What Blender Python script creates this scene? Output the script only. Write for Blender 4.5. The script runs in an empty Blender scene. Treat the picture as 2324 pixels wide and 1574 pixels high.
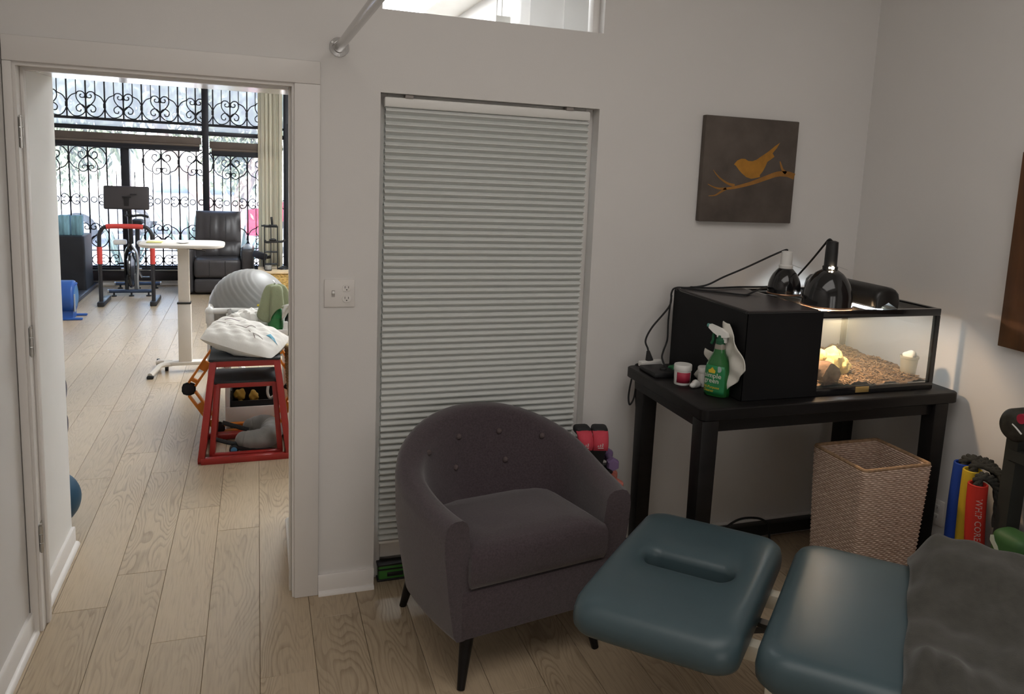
import bpy, bmesh, math, random
from mathutils import Vector, Matrix, Euler
random.seed(7)
S = bpy.context.scene
COL = S.collection
PI = math.pi

# ---------------------------------------------------------------- camera
cam_d = bpy.data.cameras.new('camera')
cam = bpy.data.objects.new('camera', cam_d); COL.objects.link(cam)
YAW, PITCH, ROLL = .3626, .1485, -.0491
fwd = Vector((math.sin(YAW)*math.cos(PITCH), math.cos(YAW)*math.cos(PITCH), -math.sin(PITCH)))
rgt = Vector((math.cos(YAW), -math.sin(YAW), 0))
dwn = fwd.cross(rgt)
r2 = rgt*math.cos(ROLL) + dwn*math.sin(ROLL)
d2 = -rgt*math.sin(ROLL) + dwn*math.cos(ROLL)
M = Matrix.Identity(4)
for i in range(3):
    M[i][0] = r2[i]; M[i][1] = -d2[i]; M[i][2] = -fwd[i]
M[2][3] = 1.79
cam.matrix_world = M
cam_d.sensor_width = 36.0; cam_d.sensor_fit = 'HORIZONTAL'
cam_d.lens = 1815.7/2324*36.0
cam_d.shift_x = (1162-1265.9)/2324
cam_d.shift_y = (648.1-787)/2324
cam_d.clip_start = .05; cam_d.clip_end = 200
S.camera = cam

# ---------------------------------------------------------------- world, sun, exposure
W = bpy.data.worlds.new('world'); S.world = W; W.use_nodes = True
nt = W.node_tree; nt.nodes.clear()
out = nt.nodes.new('ShaderNodeOutputWorld'); bg = nt.nodes.new('ShaderNodeBackground')
sky = nt.nodes.new('ShaderNodeTexSky'); sky.sky_type = 'NISHITA'
sky.sun_disc = False; sky.sun_elevation = math.radians(52); sky.sun_rotation = math.radians(200)
sky.air_density = 1.0; sky.dust_density = 1.5
bg.inputs['Strength'].default_value = 1.3
nt.links.new(sky.outputs[0], bg.inputs[0]); nt.links.new(bg.outputs[0], out.inputs[0])
sun_d = bpy.data.lights.new('sun', 'SUN'); sun_d.energy = 20.; sun_d.angle = .01; sun_d.color = (1, .98, .95)
sun = bpy.data.objects.new('sun', sun_d); COL.objects.link(sun)
sun.rotation_euler = Euler((math.radians(42), 0, math.radians(-18)))
prt_d = bpy.data.lights.new('window_portal', 'AREA'); prt_d.shape = 'RECTANGLE'; prt_d.size = 3.6; prt_d.size_y = 2.8
prt_d.cycles.is_portal = True
prt = bpy.data.objects.new('window_portal', prt_d); COL.objects.link(prt)
prt.location = (-1.3, 11.75, 1.45); prt.rotation_euler = (math.radians(-90), 0, 0)
S.view_settings.view_transform = 'Standard'; S.view_settings.look = 'None'
S.view_settings.gamma = 1.0; S.view_settings.use_curve_mapping = False
S.view_settings.exposure = 1.14
S.cycles.max_bounces = 8; S.cycles.diffuse_bounces = 4; S.cycles.transparent_max_bounces = 12
S.cycles.caustics_reflective = False; S.cycles.caustics_refractive = False
S.cycles.sample_clamp_indirect = 6.0

# ---------------------------------------------------------------- materials
MATS = {}
def mat(name, col, rough=.6, metal=0., var=.0, vscale=8., bump=0., bscale=120., spec=.5, emit=None, estr=0., sheen=0., trans=0., alpha=1., coat=0., stretch=None, ior=1.45):
    if name in MATS: return MATS[name]
    m = bpy.data.materials.new(name); m.use_nodes = True; n = m.node_tree; b = n.nodes['Principled BSDF']
    b.inputs['Base Color'].default_value = (*col, 1); b.inputs['Roughness'].default_value = rough
    b.inputs['Metallic'].default_value = metal; b.inputs['Specular IOR Level'].default_value = spec
    b.inputs['Sheen Weight'].default_value = sheen; b.inputs['Transmission Weight'].default_value = trans
    b.inputs['Alpha'].default_value = alpha; b.inputs['Coat Weight'].default_value = coat; b.inputs['IOR'].default_value = ior
    if emit: b.inputs['Emission Color'].default_value = (*emit, 1); b.inputs['Emission Strength'].default_value = estr
    if var or bump:
        tc = n.nodes.new('ShaderNodeTexCoord'); src = tc.outputs['Object']
        if stretch:
            mp = n.nodes.new('ShaderNodeMapping'); mp.inputs['Scale'].default_value = stretch
            n.links.new(src, mp.inputs[0]); src = mp.outputs[0]
    if var:
        nz = n.nodes.new('ShaderNodeTexNoise'); nz.inputs['Scale'].default_value = vscale; nz.inputs['Detail'].default_value = 5
        n.links.new(src, nz.inputs['Vector'])
        r = n.nodes.new('ShaderNodeMapRange'); r.inputs['From Min'].default_value = .3; r.inputs['From Max'].default_value = .7
        r.inputs['To Min'].default_value = 1-var; r.inputs['To Max'].default_value = 1+var
        n.links.new(nz.outputs['Fac'], r.inputs['Value'])
        mx = n.nodes.new('ShaderNodeMix'); mx.data_type = 'RGBA'; mx.blend_type = 'MULTIPLY'; mx.inputs['Factor'].default_value = 1
        mx.inputs[6].default_value = (*col, 1); n.links.new(r.outputs[0], mx.inputs[7])
        n.links.new(mx.outputs[2], b.inputs['Base Color'])
    if bump:
        nb = n.nodes.new('ShaderNodeTexNoise'); nb.inputs['Scale'].default_value = bscale; nb.inputs['Detail'].default_value = 4
        n.links.new(src, nb.inputs['Vector'])
        bp = n.nodes.new('ShaderNodeBump'); bp.inputs['Strength'].default_value = bump; bp.inputs['Distance'].default_value = .003
        n.links.new(nb.outputs['Fac'], bp.inputs['Height']); n.links.new(bp.outputs[0], b.inputs['Normal'])
    MATS[name] = m; return m

def thin_glass(name, tint=(1, 1, 1), gloss=.06, haze=0., hazecol=(.8, .8, .8)):
    m = bpy.data.materials.new(name); m.use_nodes = True; n = m.node_tree; n.nodes.clear()
    o = n.nodes.new('ShaderNodeOutputMaterial'); t = n.nodes.new('ShaderNodeBsdfTransparent'); g = n.nodes.new('ShaderNodeBsdfGlossy')
    t.inputs[0].default_value = (*tint, 1); g.inputs['Roughness'].default_value = .02
    lw = n.nodes.new('ShaderNodeLayerWeight'); lw.inputs[0].default_value = .15
    mr = n.nodes.new('ShaderNodeMapRange'); mr.inputs['To Min'].default_value = gloss; mr.inputs['To Max'].default_value = .6
    n.links.new(lw.outputs['Facing'], mr.inputs['Value'])
    mr.interpolation_type = 'SMOOTHSTEP'
    mx = n.nodes.new('ShaderNodeMixShader'); n.links.new(mr.outputs[0], mx.inputs[0]); n.links.new(t.outputs[0], mx.inputs[1]); n.links.new(g.outputs[0], mx.inputs[2])
    last = mx
    if haze:
        d = n.nodes.new('ShaderNodeBsdfTranslucent'); d.inputs[0].default_value = (*hazecol, 1)
        d2_ = n.nodes.new('ShaderNodeBsdfDiffuse'); d2_.inputs[0].default_value = (*hazecol, 1)
        md = n.nodes.new('ShaderNodeMixShader'); md.inputs[0].default_value = .5; n.links.new(d.outputs[0], md.inputs[1]); n.links.new(d2_.outputs[0], md.inputs[2])
        m2 = n.nodes.new('ShaderNodeMixShader'); m2.inputs[0].default_value = haze
        n.links.new(mx.outputs[0], m2.inputs[1]); n.links.new(md.outputs[0], m2.inputs[2]); last = m2
    n.links.new(last.outputs[0], o.inputs[0]); MATS[name] = m; return m

def cloth_mat(name, col, trans=.35, rough=.9):
    m = bpy.data.materials.new(name); m.use_nodes = True; n = m.node_tree; b = n.nodes['Principled BSDF']
    b.inputs['Base Color'].default_value = (*col, 1); b.inputs['Roughness'].default_value = rough; b.inputs['Specular IOR Level'].default_value = .2
    t = n.nodes.new('ShaderNodeBsdfTranslucent'); t.inputs[0].default_value = (*col, 1)
    mx = n.nodes.new('ShaderNodeMixShader'); mx.inputs[0].default_value = trans
    n.links.new(b.outputs[0], mx.inputs[1]); n.links.new(t.outputs[0], mx.inputs[2])
    n.links.new(mx.outputs[0], n.nodes['Material Output'].inputs[0]); MATS[name] = m; return m

def oak_mat():
    m = bpy.data.materials.new('oak_plank'); m.use_nodes = True; n = m.node_tree; b = n.nodes['Principled BSDF']; L = n.links.new
    tc = n.nodes.new('ShaderNodeTexCoord'); oi = n.nodes.new('ShaderNodeObjectInfo')
    mul = n.nodes.new('ShaderNodeMath'); mul.operation = 'MULTIPLY'; mul.inputs[1].default_value = 37.; L(oi.outputs['Random'], mul.inputs[0])
    cx = n.nodes.new('ShaderNodeCombineXYZ'); L(mul.outputs[0], cx.inputs[0]); L(mul.outputs[0], cx.inputs[1]); L(mul.outputs[0], cx.inputs[2])
    ad = n.nodes.new('ShaderNodeVectorMath'); ad.operation = 'ADD'; L(tc.outputs['Object'], ad.inputs[0]); L(cx.outputs[0], ad.inputs[1])
    # cathedral rings: a smooth stretched field, sliced into thin lines
    mp = n.nodes.new('ShaderNodeMapping'); mp.inputs['Scale'].default_value = (7.5, 1.15, 7.5); L(ad.outputs[0], mp.inputs[0])
    f = n.nodes.new('ShaderNodeTexNoise'); f.inputs['Scale'].default_value = 1.; f.inputs['Detail'].default_value = 1.6; f.inputs['Roughness'].default_value = .45; L(mp.outputs[0], f.inputs['Vector'])
    mm = n.nodes.new('ShaderNodeMath'); mm.operation = 'MULTIPLY'; mm.inputs[1].default_value = 26.; L(f.outputs['Fac'], mm.inputs[0])
    fr = n.nodes.new('ShaderNodeMath'); fr.operation = 'FRACT'; L(mm.outputs[0], fr.inputs[0])
    rp = n.nodes.new('ShaderNodeValToRGB'); e = rp.color_ramp.elements; e[0].position = 0.; e[0].color = (1, 1, 1, 1); e[1].position = .45; e[1].color = (.0, .0, .0, 1)
    e3 = e.new(.93); e3.color = (.1, .1, .1, 1); e4 = e.new(1.); e4.color = (1, 1, 1, 1); L(fr.outputs[0], rp.inputs[0])
    # fine pores
    mp2 = n.nodes.new('ShaderNodeMapping'); mp2.inputs['Scale'].default_value = (170, 9, 170); L(ad.outputs[0], mp2.inputs[0])
    p = n.nodes.new('ShaderNodeTexNoise'); p.inputs['Scale'].default_value = 1.; p.inputs['Detail'].default_value = 3; L(mp2.outputs[0], p.inputs['Vector'])
    mp3 = n.nodes.new('ShaderNodeMapping'); mp3.inputs['Scale'].default_value = (5, 1.2, 5); L(ad.outputs[0], mp3.inputs[0])
    q = n.nodes.new('ShaderNodeTexNoise'); q.inputs['Scale'].default_value = 1.; q.inputs['Detail'].default_value = 2; L(mp3.outputs[0], q.inputs['Vector'])
    pm = n.nodes.new('ShaderNodeMapRange'); pm.inputs['From Min'].default_value = .35; pm.inputs['From Max'].default_value = .65; L(q.outputs['Fac'], pm.inputs['Value'])
    g = n.nodes.new('ShaderNodeMath'); g.operation = 'MULTIPLY'; L(rp.outputs[0], g.inputs[0]); L(pm.outputs[0], g.inputs[1])
    g2 = n.nodes.new('ShaderNodeMath'); g2.operation = 'MULTIPLY_ADD'; g2.inputs[1].default_value = .52; L(g.outputs[0], g2.inputs[0])
    pp = n.nodes.new('ShaderNodeMapRange'); pp.inputs['From Min'].default_value = .45; pp.inputs['From Max'].default_value = .75; pp.inputs['To Max'].default_value = .28; L(p.outputs['Fac'], pp.inputs['Value'])
    L(pp.outputs[0], g2.inputs[2])
    c = n.nodes.new('ShaderNodeMix'); c.data_type = 'RGBA'; c.inputs[6].default_value = (.475, .375, .258, 1); c.inputs[7].default_value = (.20, .14, .085, 1); L(g2.outputs[0], c.inputs['Factor'])
    hv = n.nodes.new('ShaderNodeHueSaturation'); rr = n.nodes.new('ShaderNodeMapRange'); rr.inputs['To Min'].default_value = .92; rr.inputs['To Max'].default_value = 1.06
    L(oi.outputs['Random'], rr.inputs['Value']); L(rr.outputs[0], hv.inputs['Value']); L(c.outputs[2], hv.inputs['Color'])
    L(hv.outputs[0], b.inputs['Base Color']); b.inputs['Roughness'].default_value = .38; b.inputs['Specular IOR Level'].default_value = .45
    bp = n.nodes.new('ShaderNodeBump'); bp.inputs['Strength'].default_value = .12; bp.inputs['Distance'].default_value = .001; bp.invert = True
    L(g2.outputs[0], bp.inputs['Height']); L(bp.outputs[0], b.inputs['Normal'])
    MATS['oak'] = m; return m

WALL = (.73, .71, .69)
mat('wall', WALL, .75, var=.02, vscale=1.5, bump=.10, bscale=260., spec=.25)
mat('trim', (.76, .73, .70), .42, var=.01, spec=.4)
mat('farwhite', (.82, .81, .79), .7, var=.01, spec=.3)
mat('ceiling', (.80, .79, .76), .9, var=.02)
oak_mat()
mat('subfloor', (.22, .16, .10), .8, var=.1)
mat('black', (.012, .012, .013), .45, var=.15, vscale=20.)
mat('black_wood', (.007, .006, .006), .42, spec=.3, var=.3, vscale=4., bump=.05, bscale=60., stretch=(1, 8, 8))
mat('black_gloss', (.010, .010, .011), .12, var=.1, coat=.4)
mat('black_rubber', (.02, .02, .021), .8, var=.15, bump=.2)
mat('iron', (.015, .015, .02), .45, metal=.3, var=.1)
mat('chrome', (.48, .47, .46), .2, metal=1., var=.03)
mat('steel', (.55, .54, .52), .32, metal=1., var=.08, vscale=30.)
mat('white_plastic', (.78, .77, .74), .4, var=.02)
mat('white_pvc', (.80, .79, .76), .35, var=.03)
mat('armchair_fabric', (.066, .050, .057), .95, var=.22, vscale=160., bump=.5, bscale=420., spec=.2, sheen=.35)
mat('button_fabric', (.10, .075, .075), .9, var=.2, vscale=160.)
mat('vinyl_blue', (.048, .078, .090), .38, var=.05, vscale=3., bump=.04, bscale=400., spec=.5)
mat('blanket', (.055, .053, .046), .95, var=.12, vscale=40., bump=.3, bscale=250., spec=.15, sheen=.2)
mat('leather', (.045, .042, .045), .38, var=.12, vscale=12., bump=.12, bscale=140.)
thin_glass('glass')
thin_glass('shop_glass', haze=.07, hazecol=(.8, .82, .85))  # faint haze in the pane stands in for window glare
thin_glass('glass_film', haze=.55, hazecol=(.46, .45, .43))
thin_glass('tank_glass', gloss=.03, haze=.05, hazecol=(.7, .8, .78))
cloth_mat('blind_cloth', (.73, .745, .725), .07)
cloth_mat('curtain_cloth', (.74, .70, .58), .30)

# ---------------------------------------------------------------- mesh helpers
def catmull(pts, n=8, closed=False):
    P = [Vector(p) for p in pts]; out_ = []
    N = len(P); rng = range(N if closed else N-1)
    for i in rng:
        p0 = P[(i-1) % N] if closed or i > 0 else P[0]*2-P[1]
        p1 = P[i]; p2 = P[(i+1) % N]
        p3 = P[(i+2) % N] if closed or i+2 < N else P[-1]*2-P[-2]
        for k in range(n):
            t = k/n
            out_.append(.5*((2*p1)+(p2-p0)*t+(2*p0-5*p1+4*p2-p3)*t*t+(3*p1-p0-3*p2+p3)*t**3))
    if not closed: out_.append(P[-1])
    return out_

class MB:
    def __init__(s, off=(0, 0, 0)):
        s.v = []; s.f = []; s.off = Vector(off); s.T = None
    def _add(s, vs, fs):
        b = len(s.v)
        for p in vs:
            p = Vector(p)
            if s.T is not None: p = s.T @ p
            s.v.append(p-s.off)
        for f in fs: s.f.append(tuple(i+b for i in f))
        return s
    def bm(s, bm):
        bm.verts.ensure_lookup_table()
        for i, v in enumerate(bm.verts): v.index = i
        s._add([v.co.copy() for v in bm.verts], [[v.index for v in f.verts] for f in bm.faces]); bm.free(); return s
    def box(s, a, b, bev=0., seg=2):
        """axis box from corner a to corner b"""
        a = Vector(a); b = Vector(b); lo = Vector(map(min, a, b)); hi = Vector(map(max, a, b))
        if not bev:
            vs = [(x, y, z) for x in (lo.x, hi.x) for y in (lo.y, hi.y) for z in (lo.z, hi.z)]
            return s._add(vs, [(0, 1, 3, 2), (4, 6, 7, 5), (0, 4, 5, 1), (2, 3, 7, 6), (0, 2, 6, 4), (1, 5, 7, 3)])
        bm = bmesh.new(); bmesh.ops.create_cube(bm, size=1.)
        d = hi-lo; c = (hi+lo)/2
        for v in bm.verts: v.co = Vector((v.co.x*d.x, v.co.y*d.y, v.co.z*d.z))+c
        bmesh.ops.bevel(bm, geom=bm.edges[:], offset=min(bev, min(d)*.49), segments=seg, profile=.5, affect='EDGES')
        return s.bm(bm)
    def bar(s, p0, p1, w, h=None, up=(0, 0, 1), bev=0., w1=None, h1=None):
        """rectangular bar from p0 to p1"""
        p0 = Vector(p0); p1 = Vector(p1); h = h or w; w1 = w1 or w; h1 = h1 or h
        d = (p1-p0).normalized(); u = Vector(up)
        if abs(d.dot(u)) > .98: u = Vector((0, 1, 0))
        x = d.cross(u).normalized(); y = x.cross(d).normalized()
        vs = []
        for p, a, b in ((p0, w, h), (p1, w1, h1)):
            for sx, sy in ((-1, -1), (1, -1), (1, 1), (-1, 1)): vs.append(p+x*sx*a/2+y*sy*b/2)
        fs = [(0, 3, 2, 1), (4, 5, 6, 7)]+[(i, (i+1) % 4, (i+1) % 4+4, i+4) for i in range(4)]
        if not bev: return s._add(vs, fs)
        bm = bmesh.new(); bv = [bm.verts.new(v) for v in vs]
        for f in fs: bm.faces.new([bv[i] for i in f])
        bmesh.ops.bevel(bm, geom=bm.edges[:], offset=bev, segments=2, profile=.5, affect='EDGES')
        return s.bm(bm)
    def cyl(s, p0, p1, r0, r1=None, n=16, caps=True):
        p0 = Vector(p0); p1 = Vector(p1); r1 = r0 if r1 is None else r1
        d = (p1-p0).normalized(); u = Vector((0, 0, 1)) if abs(d.z) < .95 else Vector((1, 0, 0))
        x = d.cross(u).normalized(); y = x.cross(d)
        vs = []
        for p, r in ((p0, r0), (p1, r1)):
            for i in range(n):
                a = 2*PI*i/n; vs.append(p+x*math.cos(a)*r+y*math.sin(a)*r)
        fs = [(i, (i+1) % n, (i+1) % n+n, i+n) for i in range(n)]
        if caps: fs += [tuple(reversed(range(n))), tuple(range(n, 2*n))]
        return s._add(vs, fs)
    def tube(s, pts, r, n=8, smooth=0, closed=False, taper=None):
        P = catmull(pts, smooth, closed) if smooth else [Vector(p) for p in pts]
        N = len(P); vs = []; x = None
        for i, p in enumerate(P):
            if closed: d = (P[(i+1) % N]-P[i-1]).normalized()
            else: d = (P[min(i+1, N-1)]-P[max(i-1, 0)]).normalized()
            if x is None:
                u = Vector((0, 0, 1)) if abs(d.z) < .9 else Vector((1, 0, 0)); x = d.cross(u).normalized()
            else:
                x = (x-d*x.dot(d)); x = x.normalized() if x.length > 1e-6 else d.orthogonal().normalized()
            y = d.cross(x); rr = r if taper is None else r*taper(i/(N-1))
            for k in range(n):
                a = 2*PI*k/n; vs.append(p+x*math.cos(a)*rr+y*math.sin(a)*rr)
        fs = []
        for i in range(N if closed else N-1):
            j = (i+1) % N
            for k in range(n): fs.append((i*n+k, i*n+(k+1) % n, j*n+(k+1) % n, j*n+k))
        if not closed: fs += [tuple(reversed(range(n))), tuple(range((N-1)*n, N*n))]
        return s._add(vs, fs)
    def lathe(s, prof, n=24, c=(0, 0, 0), sx=1., sy=1., caps=True):
        """profile [(r,z)...] revolved about z"""
        vs = []; c = Vector(c)
        for r, z in prof:
            for i in range(n):
                a = 2*PI*i/n; vs.append(c+Vector((r*math.cos(a)*sx, r*math.sin(a)*sy, z)))
        fs = []
        for j in range(len(prof)-1):
            for i in range(n): fs.append((j*n+i, j*n+(i+1) % n, (j+1)*n+(i+1) % n, (j+1)*n+i))
        if caps:
            fs.append(tuple(reversed(range(n)))); k = (len(prof)-1)*n; fs.append(tuple(range(k, k+n)))
        return s._add(vs, fs)
    def sphere(s, c, r, n=16, m=10, sc=(1, 1, 1)):
        c = Vector(c); vs = [c+Vector((0, 0, r*sc[2]))]
        for j in range(1, m):
            t = PI*j/m
            for i in range(n):
                a = 2*PI*i/n; vs.append(c+Vector((r*sc[0]*math.sin(t)*math.cos(a), r*sc[1]*math.sin(t)*math.sin(a), r*sc[2]*math.cos(t))))
        vs.append(c-Vector((0, 0, r*sc[2]))); fs = []
        for i in range(n): fs.append((0, 1+i, 1+(i+1) % n))
        for j in range(m-2):
            for i in range(n): fs.append((1+j*n+i, 1+(j+1)*n+i, 1+(j+1)*n+(i+1) % n, 1+j*n+(i+1) % n))
        b = 1+(m-2)*n
        for i in range(n): fs.append((b+i, len(vs)-1, b+(i+1) % n))
        return s._add(vs, fs)
    def rings(s, rings, caps=True, closed=False):
        """loft equal-length closed rings; closed joins last ring to first"""
        n = len(rings[0]); vs = [p for r in rings for p in r]; fs = []
        R = len(rings)
        for j in range(R if closed else R-1):
            k = (j+1) % R
            for i in range(n): fs.append((j*n+i, j*n+(i+1) % n, k*n+(i+1) % n, k*n+i))
        if caps and not closed:
            fs.append(tuple(reversed(range(n)))); fs.append(tuple(range((R-1)*n, R*n)))
        return s._add(vs, fs)
    def grid(s, fn, nu, nv, thick=None):
        vs = []
        for j in range(nv+1):
            for i in range(nu+1): vs.append(Vector(fn(i/nu, j/nv)))
        fs = [(j*(nu+1)+i, j*(nu+1)+i+1, (j+1)*(nu+1)+i+1, (j+1)*(nu+1)+i) for j in range(nv) for i in range(nu)]
        return s._add(vs, fs)
    def prism(s, poly, a, b, axis='y'):
        """2-D polygon extruded along an axis from a to b; poly in the two other axes"""
        def p3(p, t):
            return {'y': (p[0], t, p[1]), 'x': (t, p[0], p[1]), 'z': (p[0], p[1], t)}[axis]
        n = len(poly); vs = [p3(p, a) for p in poly]+[p3(p, b) for p in poly]
        fs = [(i, (i+1) % n, (i+1) % n+n, i+n) for i in range(n)]+[tuple(reversed(range(n))), tuple(range(n, 2*n))]
        return s._add(vs, fs)
    def mesh(s, name, smooth=35):
        me = bpy.data.meshes.new(name); me.from_pydata([tuple(v) for v in s.v], [], s.f); me.validate(); me.update()
        bm = bmesh.new(); bm.from_mesh(me); bmesh.ops.recalc_face_normals(bm, faces=bm.faces[:]); bm.to_mesh(me); bm.free()
        if smooth:
            me.polygons.foreach_set('use_smooth', [True]*len(me.polygons)); me.set_sharp_from_angle(angle=math.radians(smooth))
        return me
    def build(s, name, m, parent=None, smooth=35, thick=0., label=None, kind=None):
        o = bpy.data.objects.new(name, s.mesh(name, smooth)); COL.objects.link(o)
        o.data.materials.append(MATS[m] if isinstance(m, str) else m)
        if parent: o.parent = parent
        if thick:
            md = o.modifiers.new('solid', 'SOLIDIFY'); md.thickness = thick; md.offset = 0
        if label: o['label'] = label
        if kind: o['kind'] = kind
        return o

def thing(name, label, cat, loc=(0, 0, 0), rz=0., group=None):
    o = bpy.data.objects.new(name, None); COL.objects.link(o); o.location = loc; o.rotation_euler = (0, 0, rz); o.empty_display_size = .05
    o['label'] = label; o['category'] = cat
    if group: o['group'] = group
    return o
def tag(o, label, cat, group=None, kind=None):
    o['label'] = label; o['category'] = cat
    if group: o['group'] = group
    if kind: o['kind'] = kind
    return o
def struct(o, label=None):
    o['kind'] = 'structure'
    if label: o['label'] = label
    return o
def link_copy(o, parent, loc=None):
    c = o.copy(); COL.objects.link(c); c.parent = parent
    if loc is not None: c.location = loc
    return c
def shared(name, me, m, parent, loc=(0, 0, 0), rot=(0, 0, 0), scale=(1, 1, 1)):
    o = bpy.data.objects.new(name, me); COL.objects.link(o); o.parent = parent
    if not me.materials: me.materials.append(MATS[m])
    o.location = loc; o.rotation_euler = rot; o.scale = scale
    return o
def text_mb(txt, size, T, depth=.0004, off=(0, 0, 0), align='LEFT', sx=1., bend=None):
    c = bpy.data.curves.new('lettering', 'FONT'); c.body = txt; c.size = size; c.extrude = depth; c.align_x = align; c.resolution_u = 2
    o = bpy.data.objects.new('lettering', c); COL.objects.link(o)
    bpy.context.view_layer.update()
    me = bpy.data.meshes.new_from_object(o.evaluated_get(bpy.context.evaluated_depsgraph_get()))
    mb = MB(off)
    vs = [Vector((v.co.x*sx, v.co.y, v.co.z)) for v in me.vertices]
    if bend: vs = [bend(v) for v in vs]
    mb._add([T @ v for v in vs], [tuple(p.vertices) for p in me.polygons])
    bpy.data.objects.remove(o); bpy.data.meshes.remove(me); return mb
def rrect(hx, hy, r, n=6, z=0., cx=0., cy=0.):
    """rounded rectangle outline, counter-clockwise"""
    P = []
    for sx, sy, a0 in ((1, 1, 0), (-1, 1, PI/2), (-1, -1, PI), (1, -1, 1.5*PI)):
        for i in range(n+1):
            a = a0+PI/2*i/n; P.append(Vector((cx+sx*(hx-r)+r*math.cos(a), cy+sy*(hy-r)+r*math.sin(a), z)))
    return P
def sstep(t):
    t = max(0., min(1., t)); return t*t*(3-2*t)
# ================================================================ STRUCTURE
WY, WT = 3.20, 3.33           # dividing wall, near and far face
XL, XR = -.79, 2.79           # treatment room side walls
CEIL = 3.2
FX0, FX1, FY1 = -3.3, 1.87, 11.5   # far room
YB = -1.7                      # wall behind the camera

# ---- floor of oak planks
fl = struct(MB().box((FX0-.2, YB-.2, -.16), (XR+.3, FY1+.25, -.006)).build('floor', 'subfloor'))
PW, X0 = .1868, -.002
JO = {-4: [3.315, 5.06], -3: [3.565, 4.72], -2: [3.007, 4.185], -1: [3.893], 0: [2.69, 4.478], -5: [5.93]}
rnd = random.Random(3); pmesh = {}
def plank(x, y0, y1):
    L = round((y1-y0)/.05)*.05; key = round(L, 2)
    if key not in pmesh:
        pmesh[key] = MB().box((-PW/2+.0007, -L/2+.0008, -.006), (PW/2-.0007, L/2-.0008, 0), bev=.0012, seg=1).mesh('plank', 30)
    o = shared('plank', pmesh[key], 'oak', fl, (x, (y0+y1)/2, 0))
    o.scale[1] = (y1-y0)/L
    if rnd.random() < .5: o.rotation_euler[2] = PI
for k in range(-18, 15):
    xa = X0+k*PW
    if xa > XR+.02: continue
    ylo = .55 if XL-.15 < xa < XR else WT+.02
    yhi = FY1 if xa < FX1 else WT
    if yhi-ylo < .4: continue
    J = list(JO.get(k, []))
    a = J[0] if J else rnd.uniform(ylo+.4, ylo+1.6)
    if not J: J = [a]
    y = J[0]
    while y > ylo+.5: y -= rnd.uniform(1.15, 1.8); J.append(y)
    y = max(J)
    while y < yhi-.5: y += rnd.uniform(1.3, 1.9); J.append(y)
    J = sorted(j for j in J if ylo+.15 < j < yhi-.15); J = [ylo]+J+[yhi]
    for y0, y1 in zip(J, J[1:]): plank(xa+PW/2, y0, y1)

# ---- walls of the treatment room
b = MB()
def cut_wall(b, x0, x1, z0, z1, y0, y1, holes):
    xs = sorted({x0, x1, *[h[0] for h in holes], *[h[1] for h in holes]})
    for xa, xb in zip(xs, xs[1:]):
        hs = sorted([h for h in holes if h[0] <= xa+1e-6 and h[1] >= xb-1e-6], key=lambda h: h[2])
        z = z0
        for h in hs:
            if h[2] > z+1e-6: b.box((xa, y0, z), (xb, y1, h[2]))
            z = h[3]
        if z < z1: b.box((xa, y0, z), (xb, y1, z1))
NX0, NX1 = .447, 1.365
cut_wall(b, XL-.2, FX1+1.2, 0, CEIL, WY, WT, [(-.775, .147, 0, 2.055), (NX0, NX1, 0, 2.037), (NX0, NX1, 2.347, 2.98)])
struct(b.build('wall_back', 'wall', smooth=0))
struct(MB().box((XL-.15, YB, 0), (XL, WY, CEIL)).build('wall_left', 'wall', smooth=0))
struct(MB().box((XR, YB, 0), (XR+.15, WY, CEIL)).build('wall_right', 'wall', smooth=0))
b = MB(); cut_wall(b, XL-.15, XR+.15, 0, CEIL, YB-.15, YB, [(.10, 2.0, .55, 2.25)]); struct(b.build('wall_front', 'wall', smooth=0))
struct(MB().box((FX0-.3, YB-.2, CEIL), (XR+.4, FY1+.4, CEIL+.2)).build('ceiling', 'ceiling', smooth=0))
# ---- passage behind the door, far room shell
struct(MB().box((XL-.16, WT, 0), (XL, 3.91, CEIL)).build('wall_passage_left', 'farwhite', smooth=0))
struct(MB().box((.148, WT, 0), (.27, 3.93, CEIL)).build('wall_passage_right', 'farwhite', smooth=0))
struct(MB().box((XL, WT, 2.048), (.148, 3.91, 2.30)).build('trim_3', mat('soffit', (.82, .81, .80), .16, var=.01), smooth=0), 'painted soffit over the passage behind the door')
struct(MB().box((FX0-.15, WT, 0), (FX0, FY1, CEIL)).build('wall_far_left', 'farwhite', smooth=0))
struct(MB().box((FX0-.15, WT-.13, 0), (XL-.1, WT, CEIL)).build('wall_far_near', 'farwhite', smooth=0))
b = MB().box((FX1, 5.2, 0), (FX1+.15, FY1, CEIL)).box((1.62, 5.0, 0), (3.1, 5.2, CEIL)).box((1.845, 4.985, 0), (3.1, 5.0, CEIL)).box((3.0, WT, 0), (3.1, 5.0, CEIL))
struct(b.build('wall_far_right', 'farwhite', smooth=0))
b = MB(); cut_wall(b, FX0-.15, FX1+.15, 0, CEIL, FY1, FY1+.12, [(-3.1, .41, .20, 2.92)])
struct(b.build('wall_far', 'farwhite', smooth=0))

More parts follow.
